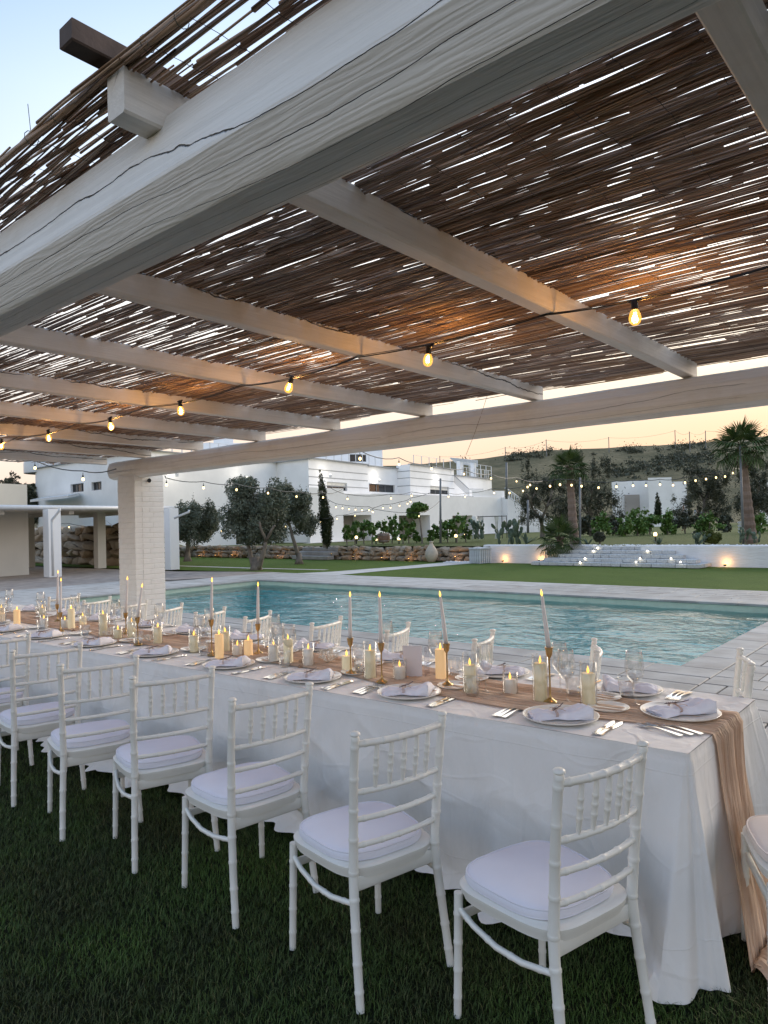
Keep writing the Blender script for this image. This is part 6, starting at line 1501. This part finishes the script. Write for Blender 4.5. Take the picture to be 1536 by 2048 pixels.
# roof slab: front edge runs from beyond the photo edge to the far end
fe = [P(-260, hz(-260)-(2.52-H)*FPX/21.0, 21.0), P(412, hz(412)-(2.50-H)*FPX/32.5, 32.5)]
be = [Vector((-36.5, 7, 2.5)), Vector((-33.2, 21.0, 2.5))]
q = [fe[0], fe[1], be[1], be[0]]
V = [(p.x-PVO.x, p.y-PVO.y, 2.40) for p in q]+[(p.x-PVO.x, p.y-PVO.y, 2.52) for p in q]
link('roof_slab', mesh('roof_slab', V, [(3, 2, 1, 0), (4, 5, 6, 7), (0, 1, 5, 4), (1, 2, 6, 5), (2, 3, 7, 6), (3, 0, 4, 7)], M['plasterwarm']), pv)
d = (fe[1]-fe[0]); d.z = 0; dn = d.normalized(); nn = Vector((dn.y, -dn.x, 0)); 
if nn.dot(Vector((0, 0, 0))-fe[0]) < 0: nn = -nn
MB().tube([tuple(Vector((fe[0].x, fe[0].y, 2.50))+nn*.09-PVO), tuple(Vector((fe[1].x, fe[1].y, 2.50))+nn*.09-PVO)], .085, 10).build('gutter', M['gutter'], pv, smooth=True)
MB().tube([tuple(Vector((fe[1].x, fe[1].y, 2.50))+nn*.09-PVO), tuple(Vector((be[1].x, be[1].y, 2.50))-PVO)], .07, 8).build('gutter', M['gutter'], pv, smooth=True)
for k, (fx, c, px1, px2, y1, y2) in enumerate(((0, c1, 119, 104, 1021, 1040), (1, c2, 378, 349, 1024, 1036))):
    Dc = proj(c)[2]; a = P(px1, y1, Dc-.7); b = P(px2, y2, Dc-.45); e = Vector((b.x, b.y, .08)); pts = [a+Vector((0, 0, .08)), a, b, b+Vector((0, 0, -.15)), e] if k == 0 else [a+Vector((0, 0, .08)), a, b]
    MB().tube([tuple(p-PVO) for p in pts], .045, 8).build('downpipe', M['gutter'], pv, smooth=True)
# ceiling beams under the slab
for k in range(5):
    t = (k+.5)/5; a = fe[0].lerp(fe[1], t); b = be[0].lerp(be[1], t); c = (a+b)/2; dd = b-a; MB().box((0, 0, 0), (dd.length-.6, .18, .14)).build('ceiling_beam', M['plasterwarm'], pv, loc=Vector((c.x, c.y, 2.33))-PVO, rot=(0, 0, math.atan2(dd.y, dd.x)))
# ------------------------------------------------------------------ two guests far off behind the hedge
def skin_mesh(name, pts, edges, radii, mat, parent, root=0, sub=1, loc=(0, 0, 0)):
    me = bpy.data.meshes.new(name); me.from_pydata(pts, edges, []); me.materials.append(mat); o = link(name, me, parent, loc=loc)
    sk = o.modifiers.new('skin', 'SKIN'); sk.use_smooth_shade = True; sb = o.modifiers.new('sub', 'SUBSURF'); sb.levels = sb.render_levels = sub
    for i, r in enumerate(radii): o.data.skin_vertices[0].data[i].radius = (r, r*.8) if not isinstance(r, tuple) else r
    o.data.skin_vertices[0].data[root].use_root = True
    dg = bpy.context.evaluated_depsgraph_get(); ev = o.evaluated_get(dg); nm_ = bpy.data.meshes.new_from_object(ev); o.modifiers.clear(); o.data = nm_; nm_.name = name
    if not nm_.materials: nm_.materials.append(mat)
    return o
M['skin'] = simple('skin', (.42, .27, .19), .6); M['hair'] = simple('dark_hair', (.02, .015, .012), .7); M['shirt'] = simple('white_shirt', (.66, .66, .68), .8); M['navy'] = simple('dark_waistcoat', (.025, .03, .045), .8)
def person(px, yb, D, face, shirt, vest, trousers, label, seed):
    p = P(px, yb, D); t = empty('person', p, face); tag(t, label, 'person', 'people far behind the garden')
    b = [(0, 0, .96), (0, 0, 1.15), (0, 0, 1.36), (0, 0, 1.48), (0, .01, 1.58), (0, .015, 1.70),
         (-.19, 0, 1.40), (-.24, .02, 1.13), (-.20, .16, .95), (.19, 0, 1.40), (.25, .02, 1.14), (.22, .14, .93), (-.10, 0, .90), (-.11, .02, .50), (-.12, 0, .07), (-.12, .13, .03), (.10, 0, .90), (.11, .04, .50), (.13, .02, .07), (.13, .15, .03), (-.18, .23, .90), (.20, .21, .88)]
    e = [(0, 1), (1, 2), (2, 3), (3, 4), (4, 5), (2, 6), (6, 7), (7, 8), (8, 20), (2, 9), (9, 10), (10, 11), (11, 21), (0, 12), (12, 13), (13, 14), (14, 15), (0, 16), (16, 17), (17, 18), (18, 19)]
    r = [.14, .13, .15, .055, .09, .085, .06, .045, .035, .06, .045, .035, .09, .065, .045, .035, .09, .065, .045, .035, .03, .03]
    skin_mesh('body', b, e, r, M['skin'], t)
    skin_mesh('shirt', [(0, 0, .95), (0, 0, 1.15), (0, 0, 1.37), (0, 0, 1.44), (-.19, 0, 1.40), (-.24, .02, 1.13), (-.205, .14, .97), (.19, 0, 1.40), (.25, .02, 1.14), (.225, .12, .96)], [(0, 1), (1, 2), (2, 3), (2, 4), (4, 5), (5, 6), (2, 7), (7, 8), (8, 9)], [.165, .15, .17, .07, .075, .058, .046, .075, .058, .046], shirt, t)
    skin_mesh('trousers', [(0, 0, .98), (-.10, 0, .90), (-.11, .02, .50), (-.12, 0, .10), (.10, 0, .90), (.11, .04, .50), (.13, .02, .10)], [(0, 1), (1, 2), (2, 3), (0, 4), (4, 5), (5, 6)], [.165, .11, .085, .07, .11, .085, .07], trousers, t)
    skin_mesh('hair', [(0, -.02, 1.66), (0, -.01, 1.73), (0, -.03, 1.76)], [(0, 1), (1, 2)], [.09, .098, .07], M['hair'], t)
    if vest: skin_mesh('waistcoat', [(0, 0, 1.0), (0, 0, 1.2), (0, 0, 1.38)], [(0, 1), (1, 2)], [.175, .165, .175], vest, t)
person(1369, 1062, 47, 2.4, M['shirt'], M['navy'], M['navy'], 'person in white shirt and dark waistcoat standing behind the hedge', 1)
person(1397, 1062, 49, .6, M['shirt'], None, M['navy'], 'person in a pale shirt bending near the dark trees behind the hedge', 2)
